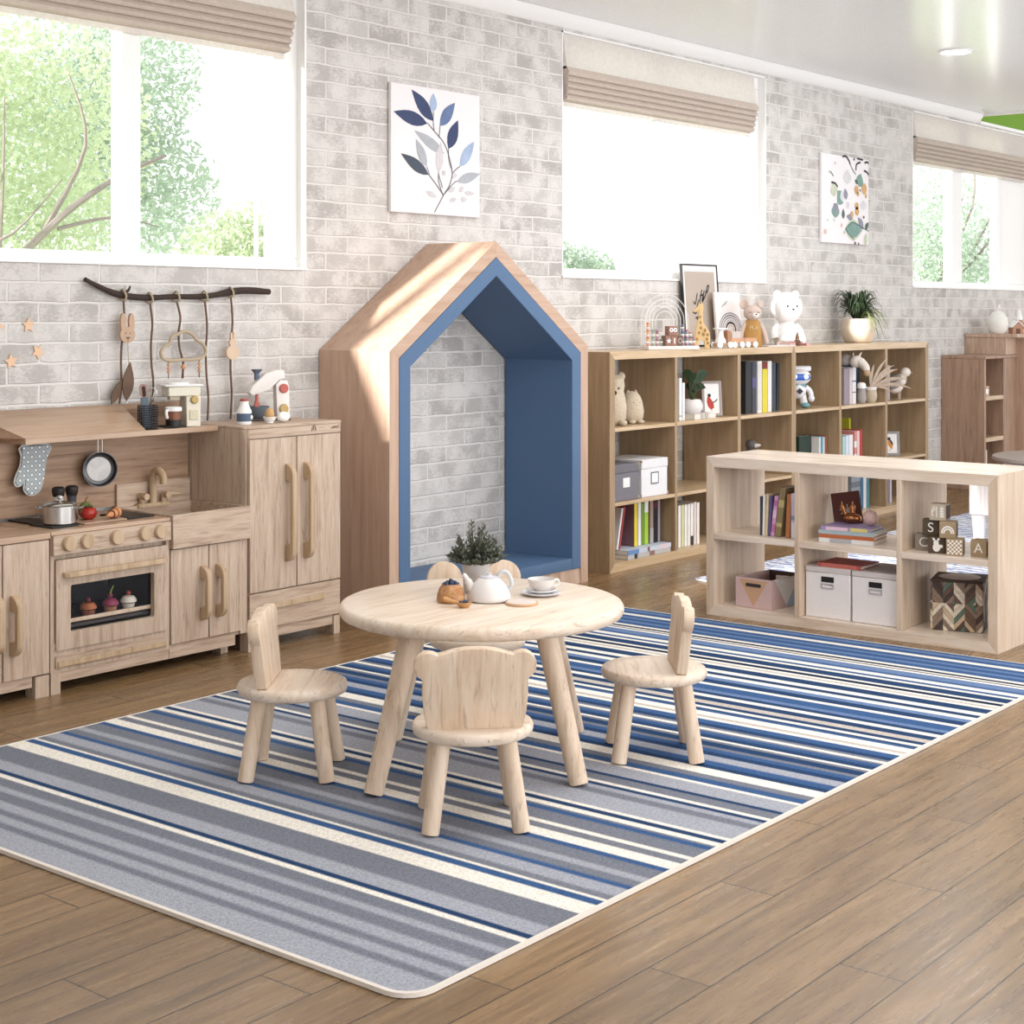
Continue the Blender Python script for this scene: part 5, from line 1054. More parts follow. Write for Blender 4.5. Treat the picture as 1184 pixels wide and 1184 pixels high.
bm = B(); lathe(bm, [(0, 0), (.05, 0), (.068, .02), (.072, .045), (.062, .078), (.052, .088), (.048, .086), (.04, .07), (0, .06)], n=32); obj('pot', bm, ceramic, t)
def bigleaf(bm, base, tip, wd, lift, n=8, ax=(0, 0, 1)):
    base, tip = Vector(base), Vector(tip); d = tip-base; s = d.cross(Vector(ax)).normalized(); prev = None
    for i in range(n+1):
        u = i/n; c = base+d*u+Vector((0, 0, lift*4*u*(1-u))); h = wd/2*math.sin(PI*max(.04, min(.97, u))**.9)
        cur = [bm.verts.new(c-s*h+Vector((0, 0, h*.3))), bm.verts.new(c), bm.verts.new(c+s*h+Vector((0, 0, h*.3)))]
        if prev: bm.faces.new((prev[0], prev[1], cur[1], cur[0])); bm.faces.new((prev[1], prev[2], cur[2], cur[1]))
        prev = cur
dkleaf = translucent('33492F', .12, 'dark_leaf', rough=.4, var=.25, scale=20)
bm = B(); rnd = random.Random(4); st = B()
for k in range(13):
    a = rnd.uniform(0, 6.28); r = rnd.uniform(.05, .14); z = rnd.uniform(.10, .29); q = Vector((r*math.cos(a)*1.1, r*math.sin(a)*.8, z)); m_ = Vector((q.x*.35, q.y*.35, .07+z*.45)); bigleaf(bm, m_, q, .055, .012, 8, (.6, .5, .6)); cyl(st, (0, 0, .062), m_, .003, n=6)
obj('leaves', bm, dkleaf, t); obj('stems', st, plain('4A5A3A', .7), t)
def picframe(name, label, loc, rot, w_, h, fm, mat_c='EDE9E6', border=.014, th=.014, cat='picture'):
    loc = (loc[0], loc[1], loc[2]+.0018)
    t = thing(name, label, cat, loc, rot=rot)
    bm = B(); ringprism(bm, rrect(-w_/2, w_/2, 0, h, .002, 1), rrect(-w_/2+border, w_/2-border, border, h-border, .002, 1), 'y', -th/2, th/2); obj('frame', bm, fm, t, smooth=0)
    bm = B(); box(bm, -w_/2+border+.0003, w_/2-border-.0003, -th*.2, th*.3, border+.0003, h-border-.0003); pr = obj('print', bm, plain(mat_c, .6), t, smooth=0)
    return t, pr, -th*.2-.0006
t, pr, fy = picframe('picture_frame', 'grey framed drawing of a red robin leaning in the second top compartment', (8.805, 5.455, Z3+.001), (math.radians(-7), 0, facing(8.7, 5.5, .35)), .135, .225, plain('9E938C', .5), border=.016)
bm = B(); flatpoly(bm, [(-.032, .12), (-.02, .128), (.0, .10), (.012, .075), (.012, .05), (-.01, .042), (-.028, .06), (-.036, .09)], fy, 0); flatpoly(bm, circ(-.018, .132, .012, 12), fy-.0003, 1); stroke(bm, [(.0, .085), (.02, .092), (.036, .108)], .007, fy-.0004, 1); stroke(bm, [(-.005, .044), (-.003, .030)], .003, fy-.0004, 1)
obj('bird_drawing', bm, [plain('B8403A', .7), plain('2E2A2C', .7)], pr, smooth=0)
t, pr, fy = picframe('picture_frame', 'small grey framed drawing of an orange bird in the last middle compartment', (11.40, 5.46, Z2), (math.radians(-6), 0, facing(11.4, 5.46, .30)), .145, .185, plain('8E8C8C', .5), border=.018)
bm = B(); flatpoly(bm, leafpoly(-.012, .125, .012, .045, .036), fy, 0); flatpoly(bm, circ(-.010, .128, .013, 12), fy-.0003, 1); flatpoly(bm, leafpoly(-.004, .125, .022, .075, .016), fy-.0004, 1); stroke(bm, [(.0, .05), (-.004, .035)], .003, fy-.0005, 1)
obj('bird_drawing', bm, [plain('D58A3C', .7), plain('34343C', .7)], pr, smooth=0)
# toy robot
t = thing('toy_robot', 'white toy robot with a glowing blue visor in the fourth top compartment', 'toy', (9.955, 5.47, Z3), rz=facing(9.95, 5.47, .25))
rw = plain('E3E1E2', .3, var=.02); teal = plain('6E9AA0', .5)
bm = B(); ball(bm, (0, 0, .218), (.092, .076, .062), 26); obj('head', bm, rw, t)
bm = B(); box(bm, -.088, .088, -.035, .035, .258, .296, .018, seg=3); obj('crest', bm, rw, t)
vm, nt, p = newmat('visor_screen'); p.inputs['Base Color'].default_value = c4(srgb('2E4A8C')); p.inputs['Roughness'].default_value = .15; p.inputs['Emission Color'].default_value = c4(srgb('3F6FD0')); p.inputs['Emission Strength'].default_value = .35
bm = B(); ball(bm, (0, -.024, .218), (.086, .060, .036), 24); vs2 = obj('visor', bm, vm, t)
ev, nt, p = newmat('visor_eye'); p.inputs['Emission Color'].default_value = c4(srgb('CFE4FF')); p.inputs['Emission Strength'].default_value = 1.6
for s in (-1, 1):
    bm = B(); lathe(bm, [(.008, 0), (.016, 0), (.016, .003), (.008, .003)], (s*.040, -.077, .222), n=20, M=Matrix.Rotation(PI/2, 4, 'X')); obj('eye_ring', bm, ev, vs2)
bm = B(); lathe(bm, [(0, .065), (.03, .07), (.056, .10), (.058, .135), (.045, .165), (0, .168)], n=26); bd = obj('body', bm, rw, t)
bm = B(); prism(bm, [(-.024, .12), (0, .142), (.024, .12), (0, .098)], 'y', -.062, -.045); obj('chest_badge', bm, black_m, bd)
bm = B(); box(bm, -.05, .05, -.045, .03, .150, .168, .006, seg=2); obj('collar', bm, teal, t)
for s in (-1, 1):
    bm = B(); tube(bm, [(s*.055, 0, .145), (s*.085, -.005, .12), (s*.092, -.02, .082)], (.020, .017), n=12); ball(bm, (s*.092, -.022, .068), (.022, .022, .024), 12); obj('arm', bm, rw, t)
    bm = B(); tube(bm, [(s*.032, 0, .09), (s*.046, 0, .034)], (.026, .026), n=12, k=1); obj('leg', bm, rw, t)
    bm = B(); ball(bm, (s*.050, -.014, .0205), (.032, .042, .0205), 14); obj('shoe', bm, teal, t)
# elephant-like plush lying on the books
t = thing('plush_donkey', 'grey and cream knitted animal draped over the books in the fifth top compartment', 'plush toy', (10.65, 5.40, 1.128), rz=facing(10.6, 5.4, .2))
gk = plain('A39C98', .95, var=.2, scale=120, bump=.8); ck = plain('D9D0C6', .95, var=.15, scale=120, bump=.8)
bm = B(); ball(bm, (-.055, .02, .030), (.055, .05, .045), 18); obj('back', bm, gk, t)
bm = B(); ball(bm, (.020, -.03, .018), (.052, .045, .044), 18); tube(bm, [(.045, -.05, .015), (.075, -.085, -.02), (.082, -.098, -.05)], (.036, .022), n=12); obj('head', bm, ck, t)
bm = B(); ball(bm, (.084, -.102, -.064), (.026, .022, .024), 14); obj('snout', bm, plain('B79A77', .9), t)
for s in (-1, 1):
    bm = B(); tube(bm, [(.02+s*.022, -.02, .055), (.03+s*.03, -.02, .085)], (.009, .003), n=8, k=1); obj('ear', bm, ck, t)
t = thing('plush_doll', 'small grey doll with a white collar between the books and the vase', 'plush toy', (10.79, 5.40, Z3), rz=facing(10.8, 5.4))
bm = B(); lathe(bm, [(0, 0), (.026, .002), (.036, .03), (.030, .09), (.018, .13), (0, .135)], n=20); obj('body', bm, gk, t)
bm = B(); lathe(bm, [(.020, .1255), (.034, .11), (.031, .14), (.02, .152), (0, .154)], n=18); obj('collar', bm, white_m, t)
t = thing('dried_grass_vase', 'beige stoneware vase of dried pampas leaves in the fifth top compartment', 'vase', (10.925, 5.395, Z3))
bm = B(); lathe(bm, [(0, 0), (.036, 0), (.046, .02), (.050, .05), (.045, .082), (.042, .092), (.039, .092), (.04, .08), (0, .07)], n=30); obj('vase', bm, plain('B8A892', .8, var=.15, scale=30), t)
bm = B(); lathe(bm, [(.0435, .093), (.0455, .098), (.0455, .112), (.042, .116), (.039, .112), (.039, .098)], n=30); obj('neck', bm, plain('E3DCD2', .7), t)
bm = B(); rnd = random.Random(9)
rt = Vector((.78, -.1, 0)); 
for q, wd in (((.015, -.01, .285), .03), ((.09, -.03, .325), .035), ((.15, -.05, .245), .055), ((.205, -.08, .17), .05), ((.13, -.03, .275), .04), ((.13, -.09, .06), .03), ((.23, -.10, .10), .045), ((-.03, -.02, .22), .025)):
    q = (q[0]*.95, -max(.0, q[0])*.95-.01, q[2]); bigleaf(bm, (0, 0, .10), q, wd*.62, .03, 10, (.7, .6, .3))
obj('dried_leaves', bm, translucent('CDB9A6', .2, 'dried_leaf', var=.2), t)
def bird(label, x, y, s, rz, c1, c2):
    t = thing('toy_bird', label, 'ornament', (x, y, Z3), rz=rz, group='carved birds')
    bm = B(); ball(bm, (-.01*s, 0, .095*s), (.058*s, .036*s, .036*s), 20, M=Matrix.Rotation(-.35, 3, 'Y')); obj('body', bm, c1, t)
    bm = B(); ball(bm, (.042*s, 0, .142*s), (.029*s, .024*s, .026*s), 16); obj('head', bm, c2, t)
    bm = B(); lathe(bm, [(.008*s, 0), (0, .024*s)], (.068*s, 0, .14*s), n=10, M=Matrix.Rotation(PI/2, 4, 'Y')); obj('beak', bm, plain('8A7563', .7), t)
    bm = B(); ball(bm, (-.03*s, 0, .108*s), (.045*s, .039*s, .020*s), 14, M=Matrix.Rotation(-.4, 3, 'Y')); obj('wings', bm, plain('8F877E', .9, var=.3, scale=60), t)
    for k in (-1, 1):
        bm = B(); cyl(bm, (.004*s, k*.014*s, .075*s), (.006*s+k*.012*s, k*.016*s, .0025), .0055*s, n=8); obj('leg', bm, plain('A9998A', .8), t)
wr = plain('C5B8AC', .85, var=.18, scale=40)
bird('larger carved wooden bird standing at the right of the last top compartment', 11.50, 5.44, 1.45, -.55, wr, plain('E0D5CA', .85, var=.1))
bird('smaller carved bird with drooping head in front of the larger one', 11.36, 5.38, .95, -.5, plain('D8CCC2', .85, var=.15), plain('DAD0C8', .85))
t = thing('basket_handle_ring', 'thin dark metal arc standing behind the carved birds', 'ornament', (11.36, 5.64, Z3))
bm = B(); tube(bm, [(.09*math.cos(a), .0, .20+.14*math.sin(a)) for a in [PI*i/10 for i in range(11)]], .006, n=8); cyl(bm, (.09, 0, .2), (.09, 0, 0), .006, n=8); cyl(bm, (-.09, 0, .2), (-.09, 0, 0), .006, n=8); obj('ring', bm, plain('3A3531', .6), t)
# storage boxes
def stbox(label, x0, x1, z0, h, y0, y1, body, lidc, metal=True, lab='EDEBEA', frame=None):
    t = thing('storage_box', label, 'box', ((x0+x1)/2, (y0+y1)/2, z0), group=None); a, d = (x1-x0)/2, (y1-y0)/2
    bm = B(); box(bm, -a, a, -d, d, 0, h*.76, .003); obj('body', bm, plain(body, .7), t)
    bm = B(); box(bm, -a-.003, a+.003, -d-.003, d+.003, h*.7605, h, .003); obj('lid', bm, plain(lidc, .7), t)
    bm = B(); box(bm, -.034, .034, -d-.0022, -d-.0002, h*.36, h*.62, .0005); lb_ = obj('label_card', bm, plain(lab, .6), t)
    if frame:
        bm = B(); ringprism(bm, rrect(-.040, .040, h*.33, h*.65, .002, 1), rrect(-.034, .034, h*.36, h*.62, .002, 1), 'y', -d-.0035, -d-.0003); obj('label_frame', bm, plain(frame, .5), lb_)
    for sx in (-1, 1):
        for zz in (.008, h-.016):
            bm = B(); box(bm, sx*a-.006 if sx > 0 else -a-.0045, a+.0045 if sx > 0 else -a+.006, -d-.0045, -d+.006, zz, zz+.012, .001); obj('corner_guard', bm, plain('B99B5E' if zz > .1 else 'D9D7D4', .35, metal=.6), t)
stbox('grey storage box with a white label at the left of the middle row', 7.575, 7.825, Z2, .215, 5.36, 5.66, '77747A', '6F6C71')
stbox('white storage box with a framed label next to the grey one', 7.858, 8.135, Z2, .225, 5.36, 5.66, 'E4E3E4', 'E2E0E0', lab='F0EFEF', frame='6A6A6E')
t = thing('toy_figure', 'dark toy duck with a striped neck peeping over the low shelf', 'toy', (9.30, 5.47, Z2), rz=facing(9.3, 5.47))
gm = plain('5F5A58', .7, var=.3, scale=40)
bm = B(); lathe(bm, [(0, 0), (.05, .004), (.06, .05), (.04, .10), (.026, .15), (.024, .19), (0, .2)], n=20); obj('body', bm, gm, t)
bm = B(); ball(bm, (.006, -.004, .222), (.036, .034, .034), 16); obj('head', bm, gm, t)
bm = B(); lathe(bm, [(.016, 0), (.010, .03), (0, .044)], (.032, -.012, .214), n=12, M=Matrix.Rotation(PI/2-.1, 4, 'Y')); obj('bill', bm, plain('C6BDB8', .6), t)
t = thing('toy_figure', 'small dark toy knob head left of the toy duck', 'toy', (9.17, 5.47, Z2))
bm = B(); lathe(bm, [(0, 0), (.03, 0), (.022, .06), (.014, .13), (0, .135)], n=16); obj('body', bm, plain('4A4644', .7), t)
bm = B(); ball(bm, (0, 0, .152), .022, 14); obj('head', bm, plain('3A3636', .7), t)

# ---------------------------------------------------------------- on top of the bookcases
ZT_ = 1.2755
# bead abacus
t = thing('bead_maze', 'white base with striped bead pillars at both ends on the left bookcase', 'toy', (8.27, 5.43, ZT_), rz=-.42)
bm = B(); box(bm, -.185, .185, -.05, .05, 0, .022, .004, seg=2); obj('base', bm, plain('E6DDD8', .5), t)
for x, h, cc in ((-.165, .155, ('D98F78', 'F2ECE6', 'E3B37E')), (-.13, .115, ('8FA39A', 'F2ECE6', 'A9B7B0')), (-.10, .105, ('B98CA0', 'F2ECE6', 'A56F80')), (-.07, .05, ('8FA58A', 'F2ECE6', '6F8A70')), (.085, .145, ('8C93A8', 'F2ECE6', '6C7490')), (.115, .115, ('B0788A', 'F2ECE6', '8D93A5')), (.142, .09, ('7C8494', 'F2ECE6', 'C98F80')), (.167, .065, ('C9897A', 'F2ECE6', '8C93A0'))):
    n = int(h/.0145)
    for k in range(n):
        bm = B(); ball(bm, (x, -.01, .0305+k*.0145), (.0125, .0125, .0072), 10); obj('bead', bm, plain(cc[k % 3], .5), t)
t = thing('wire_rainbow', 'clear acrylic rainbow of thin concentric arches behind the bead pillars', 'ornament', (8.47, 5.60, ZT_), rz=-.85)
acr, nt, p = newmat('clear_acrylic'); p.inputs['Base Color'].default_value = (.93, .93, .93, 1); p.inputs['Roughness'].default_value = .1; p.inputs['Alpha'].default_value = .4
for R in (.150, .122, .100, .078, .056):
    bm = B(); tube(bm, [(-R, 0, .012)] + [(R*math.cos(a), 0, .17+R*1.15*math.sin(a)) for a in [PI-PI*i/14 for i in range(15)]] + [(R, 0, .012)], .003, n=6, k=2); obj('arch', bm, acr, t)
bm = B(); box(bm, -.17, .17, -.02, .02, 0, .0115, .002); obj('base', bm, acr, t)
# wooden blocks in front
br_ = plain('9A7263', .6, var=.1)
t = thing('owl_block', 'brown wooden cube with two round white eyes on top of the other cubes', 'toy block', (8.262, 5.415, ZT_+.0865), rz=-.55)
bm = B(); box(bm, -.030, .030, -.030, .030, 0, .058, .003, seg=2); obj('cube', bm, br_, t)
for s in (-1, 1):
    bm = B(); prism(bm, circ(s*.013, .034, .0125, 18), 'y', -.033, -.0302); e_ = obj('eye', bm, white_m, t)
    bm = B(); prism(bm, circ(s*.013, .034, .005, 12), 'y', -.0345, -.0331); obj('pupil', bm, black_m, e_)
for lab, lx_, mk, cc in (('brown wooden cube with a white star mark', -.035, 0, '8E6A5C'), ('brown wooden cube with a white number mark', .0065, 1, '97705F'), ('dark brown wooden cube with a pale ring mark', .048, 2, '6E5448')):
    t = thing('toy_block', lab, 'toy block', (8.27+lx_*.913-.0057, 5.43-lx_*.408-.0128, ZT_+.0225), rz=-.42, group='wooden cubes on the bead maze')
    bm = B(); box(bm, -.0203, .0203, -.028, .028, 0, .0632, .003, seg=2); obj('cube', bm, plain(cc, .6), t)
    bm = B()
    if mk == 0: prism(bm, [((.018 if i % 2 == 0 else .008)*math.cos(PI/2+PI*i/5), .031+(.018 if i % 2 == 0 else .008)*math.sin(PI/2+PI*i/5)) for i in range(10)], 'y', -.0305, -.0282)
    elif mk == 1: box(bm, -.004, .004, -.0305, -.0282, .014, .048); 
    else: ringprism(bm, circ(0, .031, .017, 16), circ(0, .031, .011, 16), 'y', -.0305, -.0282)
    obj('mark', bm, white_m if mk < 2 else plain('B5A596', .6), t)
# framed script print and rainbow canvas
t, pr, fy = picframe('framed_print', 'tall black framed taupe print with black handwriting leaning on the wall', (9.085, 5.70, ZT_), (math.radians(-4), 0, 0), .445, .55, black_m, mat_c='E9E3DF', border=.010, th=.018)
bm = B(); box(bm, -.185, .18, fy-.001, fy+.0004, .045, .50); tp = obj('taupe_field', bm, plain('B5A79B', .7, var=.03), pr, smooth=0)
bm = B(); yy = fy-.0018
for s_ in ([(.055, .40), (.045, .36), (.06, .375), (.07, .41), (.055, .40)], [(.03, .375), (.005, .30), (.03, .33), (.05, .38)], [(.01, .38), (-.015, .29), (.01, .30), (.02, .345), (-.01, .335)], [(-.02, .31), (-.045, .245), (-.02, .265), (-.01, .30)], [(-.03, .355), (-.05, .285), (-.065, .30)], [(-.065, .24), (-.045, .245), (-.05, .22), (-.075, .23)], [(-.055, .19), (-.035, .195), (-.045, .18)], [(-.04, .16), (-.028, .15)]):
    stroke(bm, [(x*1.5, z) for x, z in s_], .011, yy)
obj('handwriting', bm, black_m, tp, smooth=0)
t = thing('rainbow_canvas', 'white canvas with a grey and black rainbow drawing leaning by the plush mouse', 'picture', (9.315, 5.635, ZT_+.001), rot=(math.radians(-5), 0, 0))
bm = B(); box(bm, -.16, .16, -.009, .009, 0, .365, .002); cv = obj('canvas', bm, plain('E6DFDD', .8), t)
bm = B(); yy = -.0096
for R, wd, mi in ((.098, .010, 1), (.084, .006, 0), (.070, .010, 1), (.056, .006, 1), (.040, .013, 0), (.022, .008, 2)):
    P_ = [(.012-R, .05)] + [(.012+R*math.cos(a)*.98, .115+R*1.1*math.sin(a)) for a in [PI-PI*i/12 for i in range(13)]] + [(.012+R*.98, .05)]
    P_ = [(max(-.1, min(.1, x)), z) for x, z in P_]; stroke(bm, [(x*1.5, z) for x, z in P_], wd*1.2, yy-.0002*mi, mi)
for s_ in ([(-.05, .262), (-.046, .276)], [(-.042, .270), (-.036, .285), (-.030, .276)], [(-.025, .29), (-.018, .282), (-.022, .30)], [(-.012, .29), (-.006, .306)]): stroke(bm, [(x*1.5, z) for x, z in s_], .005, yy, 0)
obj('rainbow_drawing', bm, [plain('2B2A2D', .7), plain('9B979C', .7), plain('D9B9A6', .7)], cv, smooth=0)
# giraffe
t = thing('toy_giraffe', 'wooden toy giraffe with brown spots in front of the black framed print', 'toy', (8.59, 5.40, ZT_), rz=facing(8.65, 5.4, .1)+0.0)
gw = plain('DDBE8A', .6, var=.06)
bm = B(); prism(bm, [(-.052, 0), (-.026, 0), (-.018, .055), (.012, .05), (.018, 0), (.046, 0), (.052, .06), (.046, .105), (.024, .140), (.006, .165), (.004, .225), (.010, .262), (.004, .282), (-.012, .285), (-.022, .272), (-.050, .245), (-.054, .232), (-.042, .228), (-.020, .240), (-.022, .19), (-.034, .15), (-.042, .10), (-.048, .05)], 'y', -.017, .017, bev=.005); bd = obj('body', bm, gw, t)
for x, z, r in ((.018, .115, .010), (.034, .088, .009), (.008, .09, .010), (.03, .06, .009), (-.008, .13, .008), (-.01, .165, .007), (-.012, .20, .007), (.036, .035, .008), (-.032, .06, .008), (-.02, .10, .008)):
    bm = B(); prism(bm, circ(x, z, r, 10, r*1.25), 'y', -.0185, -.0172); obj('spot', bm, plain('A97F4F', .7), bd)
bm = B(); box(bm, -.0205, -.0145, -.010, -.004, .282, .297, .001); box(bm, -.006, .0, -.010, -.004, .282, .297, .001); obj('horn', bm, gw, t)
# train
t = thing('toy_train', 'wooden toy train engine with a white funnel in front of the plush mouse', 'toy', (8.825, 5.395, ZT_), rz=-.42)
tw_ = plain('C79A78', .6, var=.08)
def wheels(t, xs, r=.020):
    for x in xs:
        for s in (-1, 1):
            bm = B(); lathe(bm, [(0, -.006), (r, -.006), (r, .006), (0, .006)], (x, s*.034, r), n=22, M=Matrix.Rotation(PI/2, 4, 'X')); obj('wheel', bm, white_m, t)
bm = B(); box(bm, -.055, .055, -.026, .026, .014, .032, .003); obj('chassis', bm, tw_, t)
bm = B(); lathe(bm, [(.036, .0325), (.034, .05), (.020, .075), (.017, .11), (.020, .116), (0, .118)], (-.012, 0, 0), n=26); obj('funnel', bm, white_m, t)
bm = B(); box(bm, -.05, .03, -.03, .03, .1185, .127, .002); obj('roof', bm, white_m, t)
bm = B(); box(bm, .026, .052, -.024, .024, .0325, .11, .003); obj('cab', bm, plain('B07F5E', .6), t)
wheels(t, (-.04, .04))
for lab, x, y, hh in (('first toy train wagon with a pale block load behind the engine', 8.965, 5.335+.02, .09), ('last wooden toy train wagon of the train', 9.105, 5.335-.0, .0)):
    t = thing('toy_train_wagon', lab, 'toy', (x, 5.43-.37*(x-8.825)*.30-.03, ZT_), rz=-.30)
    bm = B(); box(bm, -.056, .056, -.026, .026, .022, .034, .003); ringprism(bm, rrect(-.056, .056, -.026, .026, .002, 1), rrect(-.049, .049, -.019, .019, .002, 1), 'z', .034, .062); obj('wagon_body', bm, tw_, t)
    wheels(t, (-.032, .032), .0195)
    if hh:
        bm = B(); box(bm, -.04, .04, -.018, .018, .0345, .105, .003); obj('load', bm, plain('C9BDB6', .6), t)
# plush mouse
t = thing('plush_mouse', 'plush mouse in ochre dungarees sitting against the rainbow canvas', 'plush toy', (9.335, 5.47, ZT_), rz=facing(9.4, 5.47, .22))
mf = plain('CBB7AC', .95, var=.1, scale=120, bump=.4); oc = plain('B58A50', .9, var=.1, scale=120, bump=.3)
bm = B(); lathe(bm, [(0, 0), (.064, .002), (.070, .02), (.066, .09), (.056, .15), (.042, .178), (0, .182)], n=28, sy=.62); bd = obj('dungarees', bm, oc, t)
bm = textbm('PLA', .036, .0008, Matrix.Translation((0, -.0445, .125)) @ Matrix.Rotation(math.radians(-8), 4, 'X') @ FRONT); obj('chest_letters', bm, plain('D9C29A', .8), bd, smooth=0)
bm = B(); ball(bm, (0, -.004, .225), (.062, .052, .054), 22); obj('head', bm, mf, t)
bm = B(); ball(bm, (.010, -.050, .208), (.024, .016, .020), 16); mz = obj('muzzle', bm, plain('EAE2DB', .9), t)
bm = B(); ball(bm, (.012, -.066, .216), (.0062, .004, .005), 10); obj('nose', bm, black_m, mz)
for s, rr in ((-1, .036), (1, .026)):
    bm = B(); lathe(bm, [(0, -.008), (rr*.8, -.008), (rr, 0), (rr*.8, .008), (0, .008)], (s*.055, .008, .285), n=22, M=Matrix.Rotation(s*.5, 4, 'Z') @ Matrix.Rotation(PI/2, 4, 'X')); obj('ear', bm, mf, t)
    bm = B(); stroke(bm, [(s*.028-.012, .232), (s*.028, .228), (s*.028+.012, .232)], .003, -.0535); obj('closed_eye', bm, black_m, t, smooth=0)
    bm = B(); tube(bm, [(s*.05, -.005, .155), (s*.078, -.012, .09), (s*.092 if s > 0 else -.08, -.02, .018)], (.016, .017), n=12); obj('arm', bm, mf, t)
# white bear figure, small books, bottle
t = thing('bear_figure', 'glossy white sitting bear figure on the right bookcase', 'ornament', (9.955, 5.56, ZT_), rz=facing(9.95, 5.56, .42))
wb_ = plain('F6F5F4', .35, var=.005)
bm = B(); lathe(bm, [(0, 0), (.075, .002), (.090, .03), (.088, .08), (.070, .135), (.05, .16), (0, .165)], n=34); obj('body', bm, wb_, t)
bm = B(); ball(bm, (0, -.004, .262), (.112, .104, .110), 34); hd = obj('head', bm, wb_, t)
for s in (-1, 1):
    bm = B(); ball(bm, (s*.068, .0, .350), (.030, .022, .034), 18); obj('ear', bm, wb_, t)
    bm = B(); ball(bm, (s*.034, -.1005, .272), (.0088, .005, .0085), 12); obj('eye', bm, black_m, t)
    bm = B(); tube(bm, [(s*.065, 0, .14), (s*.098, -.01, .10), (s*.100, -.03, .045)], (.022, .027), n=14); obj('arm', bm, wb_, t)
    bm = B(); tube(bm, [(s*.045, -.03, .036), (s*.062, -.105, .036)], (.034, .036), n=18, k=1); ball(bm, (s*.062, -.107, .038), (.038, .018, .038), 18); obj('leg', bm, wb_, t)
bm = B(); ball(bm, (0, -.103, .240), (.032, .014, .022), 16); mz = obj('muzzle', bm, wb_, t)
bm = B(); ball(bm, (0, -.118, .250), (.010, .006, .007), 12); obj('nose', bm, black_m, mz)
for i, (lab, cc, w_) in enumerate((('lower pink book lying in front of the white bear figure', 'D9A9A4', .016), ('upper rose brown book lying in front of the white bear figure', 'B98C86', .014))):
    book(lab, 9.62+.01*i, 5.40, ZT_+.0165*i, w_, .10, .30-.12*i, cc, lying=True, rz=.0, band=[(.35, .8, '8E4F4C')] if i == 0 else None)
t = thing('brown_bottle', 'small brown tapered wooden figure standing before the pink books', 'ornament', (9.735, 5.352, ZT_))
bm = B(); lathe(bm, [(0, 0), (.022, .001), (.026, .016), (.020, .036), (.014, .042), (0, .043)], n=20); obj('base', bm, plain('6A4A36', .5), t)
bm = B(); lathe(bm, [(.015, .0435), (.014, .06), (.006, .085), (0, .098)], n=18); obj('top', bm, plain('8A6A4E', .5), t)
bm = B(); prism(bm, [(-.13, -.06), (.12, -.08), (.14, .05), (-.11, .07)], 'z', 0, .005); tag(obj('paper_sheet', bm, plain('EDEAEC', .8), loc=(9.545, 5.42, ZT_), rot=(0, 0, -.2)), 'loose white papers beside the plush mouse', 'paper')
# leafy plant in beige pot
t = thing('potted_fern', 'leafy arching green plant in a round beige pot on the right bookcase', 'plant', (11.03, 5.55, ZT_))
bm = B(); lathe(bm, [(0, 0), (.085, 0), (.104, .012), (.128, .075), (.130, .12), (.120, .170), (.116, .182), (.110, .182), (.112, .165), (0, .15)], n=40); obj('pot', bm, plain('CBBEAD', .85, var=.14, scale=22, bump=.3), t)
bm = B(); lf2 = B(); rnd = random.Random(12); light = B()
def strap(bm, a, reach, top, drop, wd):
    d = Vector((math.cos(a), math.sin(a), 0)); s = Vector((-d.y, d.x, 0)); prev = None; n = 9
    for i in range(n+1):
        u = i/n; c = d*(.03+reach*u) + Vector((0, 0, .16 + top*math.sin(PI*min(1, u*.62+.02)) * (1 if u < .8 else 1) - drop*u*u*u)); c.z = max(c.z, .012); h = wd/2*math.sin(PI*(.08+.9*u))
        cur = (bm.verts.new(c-s*h+Vector((0, 0, h*.4))), bm.verts.new(c), bm.verts.new(c+s*h+Vector((0, 0, h*.4))))
        if prev: bm.faces.new((prev[0], prev[1], cur[1], cur[0])); bm.faces.new((prev[1], prev[2], cur[2], cur[1]))
        prev = cur
for k in range(210): strap(bm, rnd.uniform(0, 6.28), rnd.uniform(.05, .19), rnd.uniform(.09, .26), rnd.uniform(0, .10), rnd.uniform(.010, .018))
for k in range(26): strap(light, rnd.uniform(-2.2, .6), rnd.uniform(.14, .25), rnd.uniform(.04, .14), rnd.uniform(.12, .24), rnd.uniform(.009, .014))
obj('foliage', bm, translucent('2F3F27', .12, 'fern_leaf', rough=.45, var=.35, scale=14), t); obj('young_fronds', light, translucent('8A9A5A', .2, 'fern_young', rough=.45, var=.3, scale=14), t)
bm = B(); lathe(bm, [(0, .151), (.111, .158), (0, .163)], n=24); obj('soil', bm, plain('3A2F28', .95), t)

# ---------------------------------------------------------------- low shelf: toys and boxes
t = thing('ceramic_bunny', 'shiny copper rabbit head figure on the stack of lying books', 'ornament', (7.02, 3.565, LZ+.0755), rz=facing(7, 3.56, .15))
bm = B(); ball(bm, (0, 0, .026), (.040, .034, .026), 22); ball(bm, (.020, -.022, .026), (.024, .022, .020), 18); obj('head', bm, copper, t)
for s in (-1, 1):
    bm = B(); tube(bm, [(-.012+s*.018, .008, .044), (-.018+s*.024, .012, .075), (-.020+s*.026, .012, .105)], [.010, .013, .004], n=10, flat=.6); obj('ear', bm, copper, t)
t = thing('pink_ball', 'pink marbled ball on the stack of lying books', 'ball', (7.00, 3.455, LZ+.0755))
bm = B(); ball(bm, (0, 0, .0375), .0375, 28); obj('ball', bm, plain('E6C6C0', .25, var=.16, scale=18), t); bpy.data.objects[t.name].location.z += 0
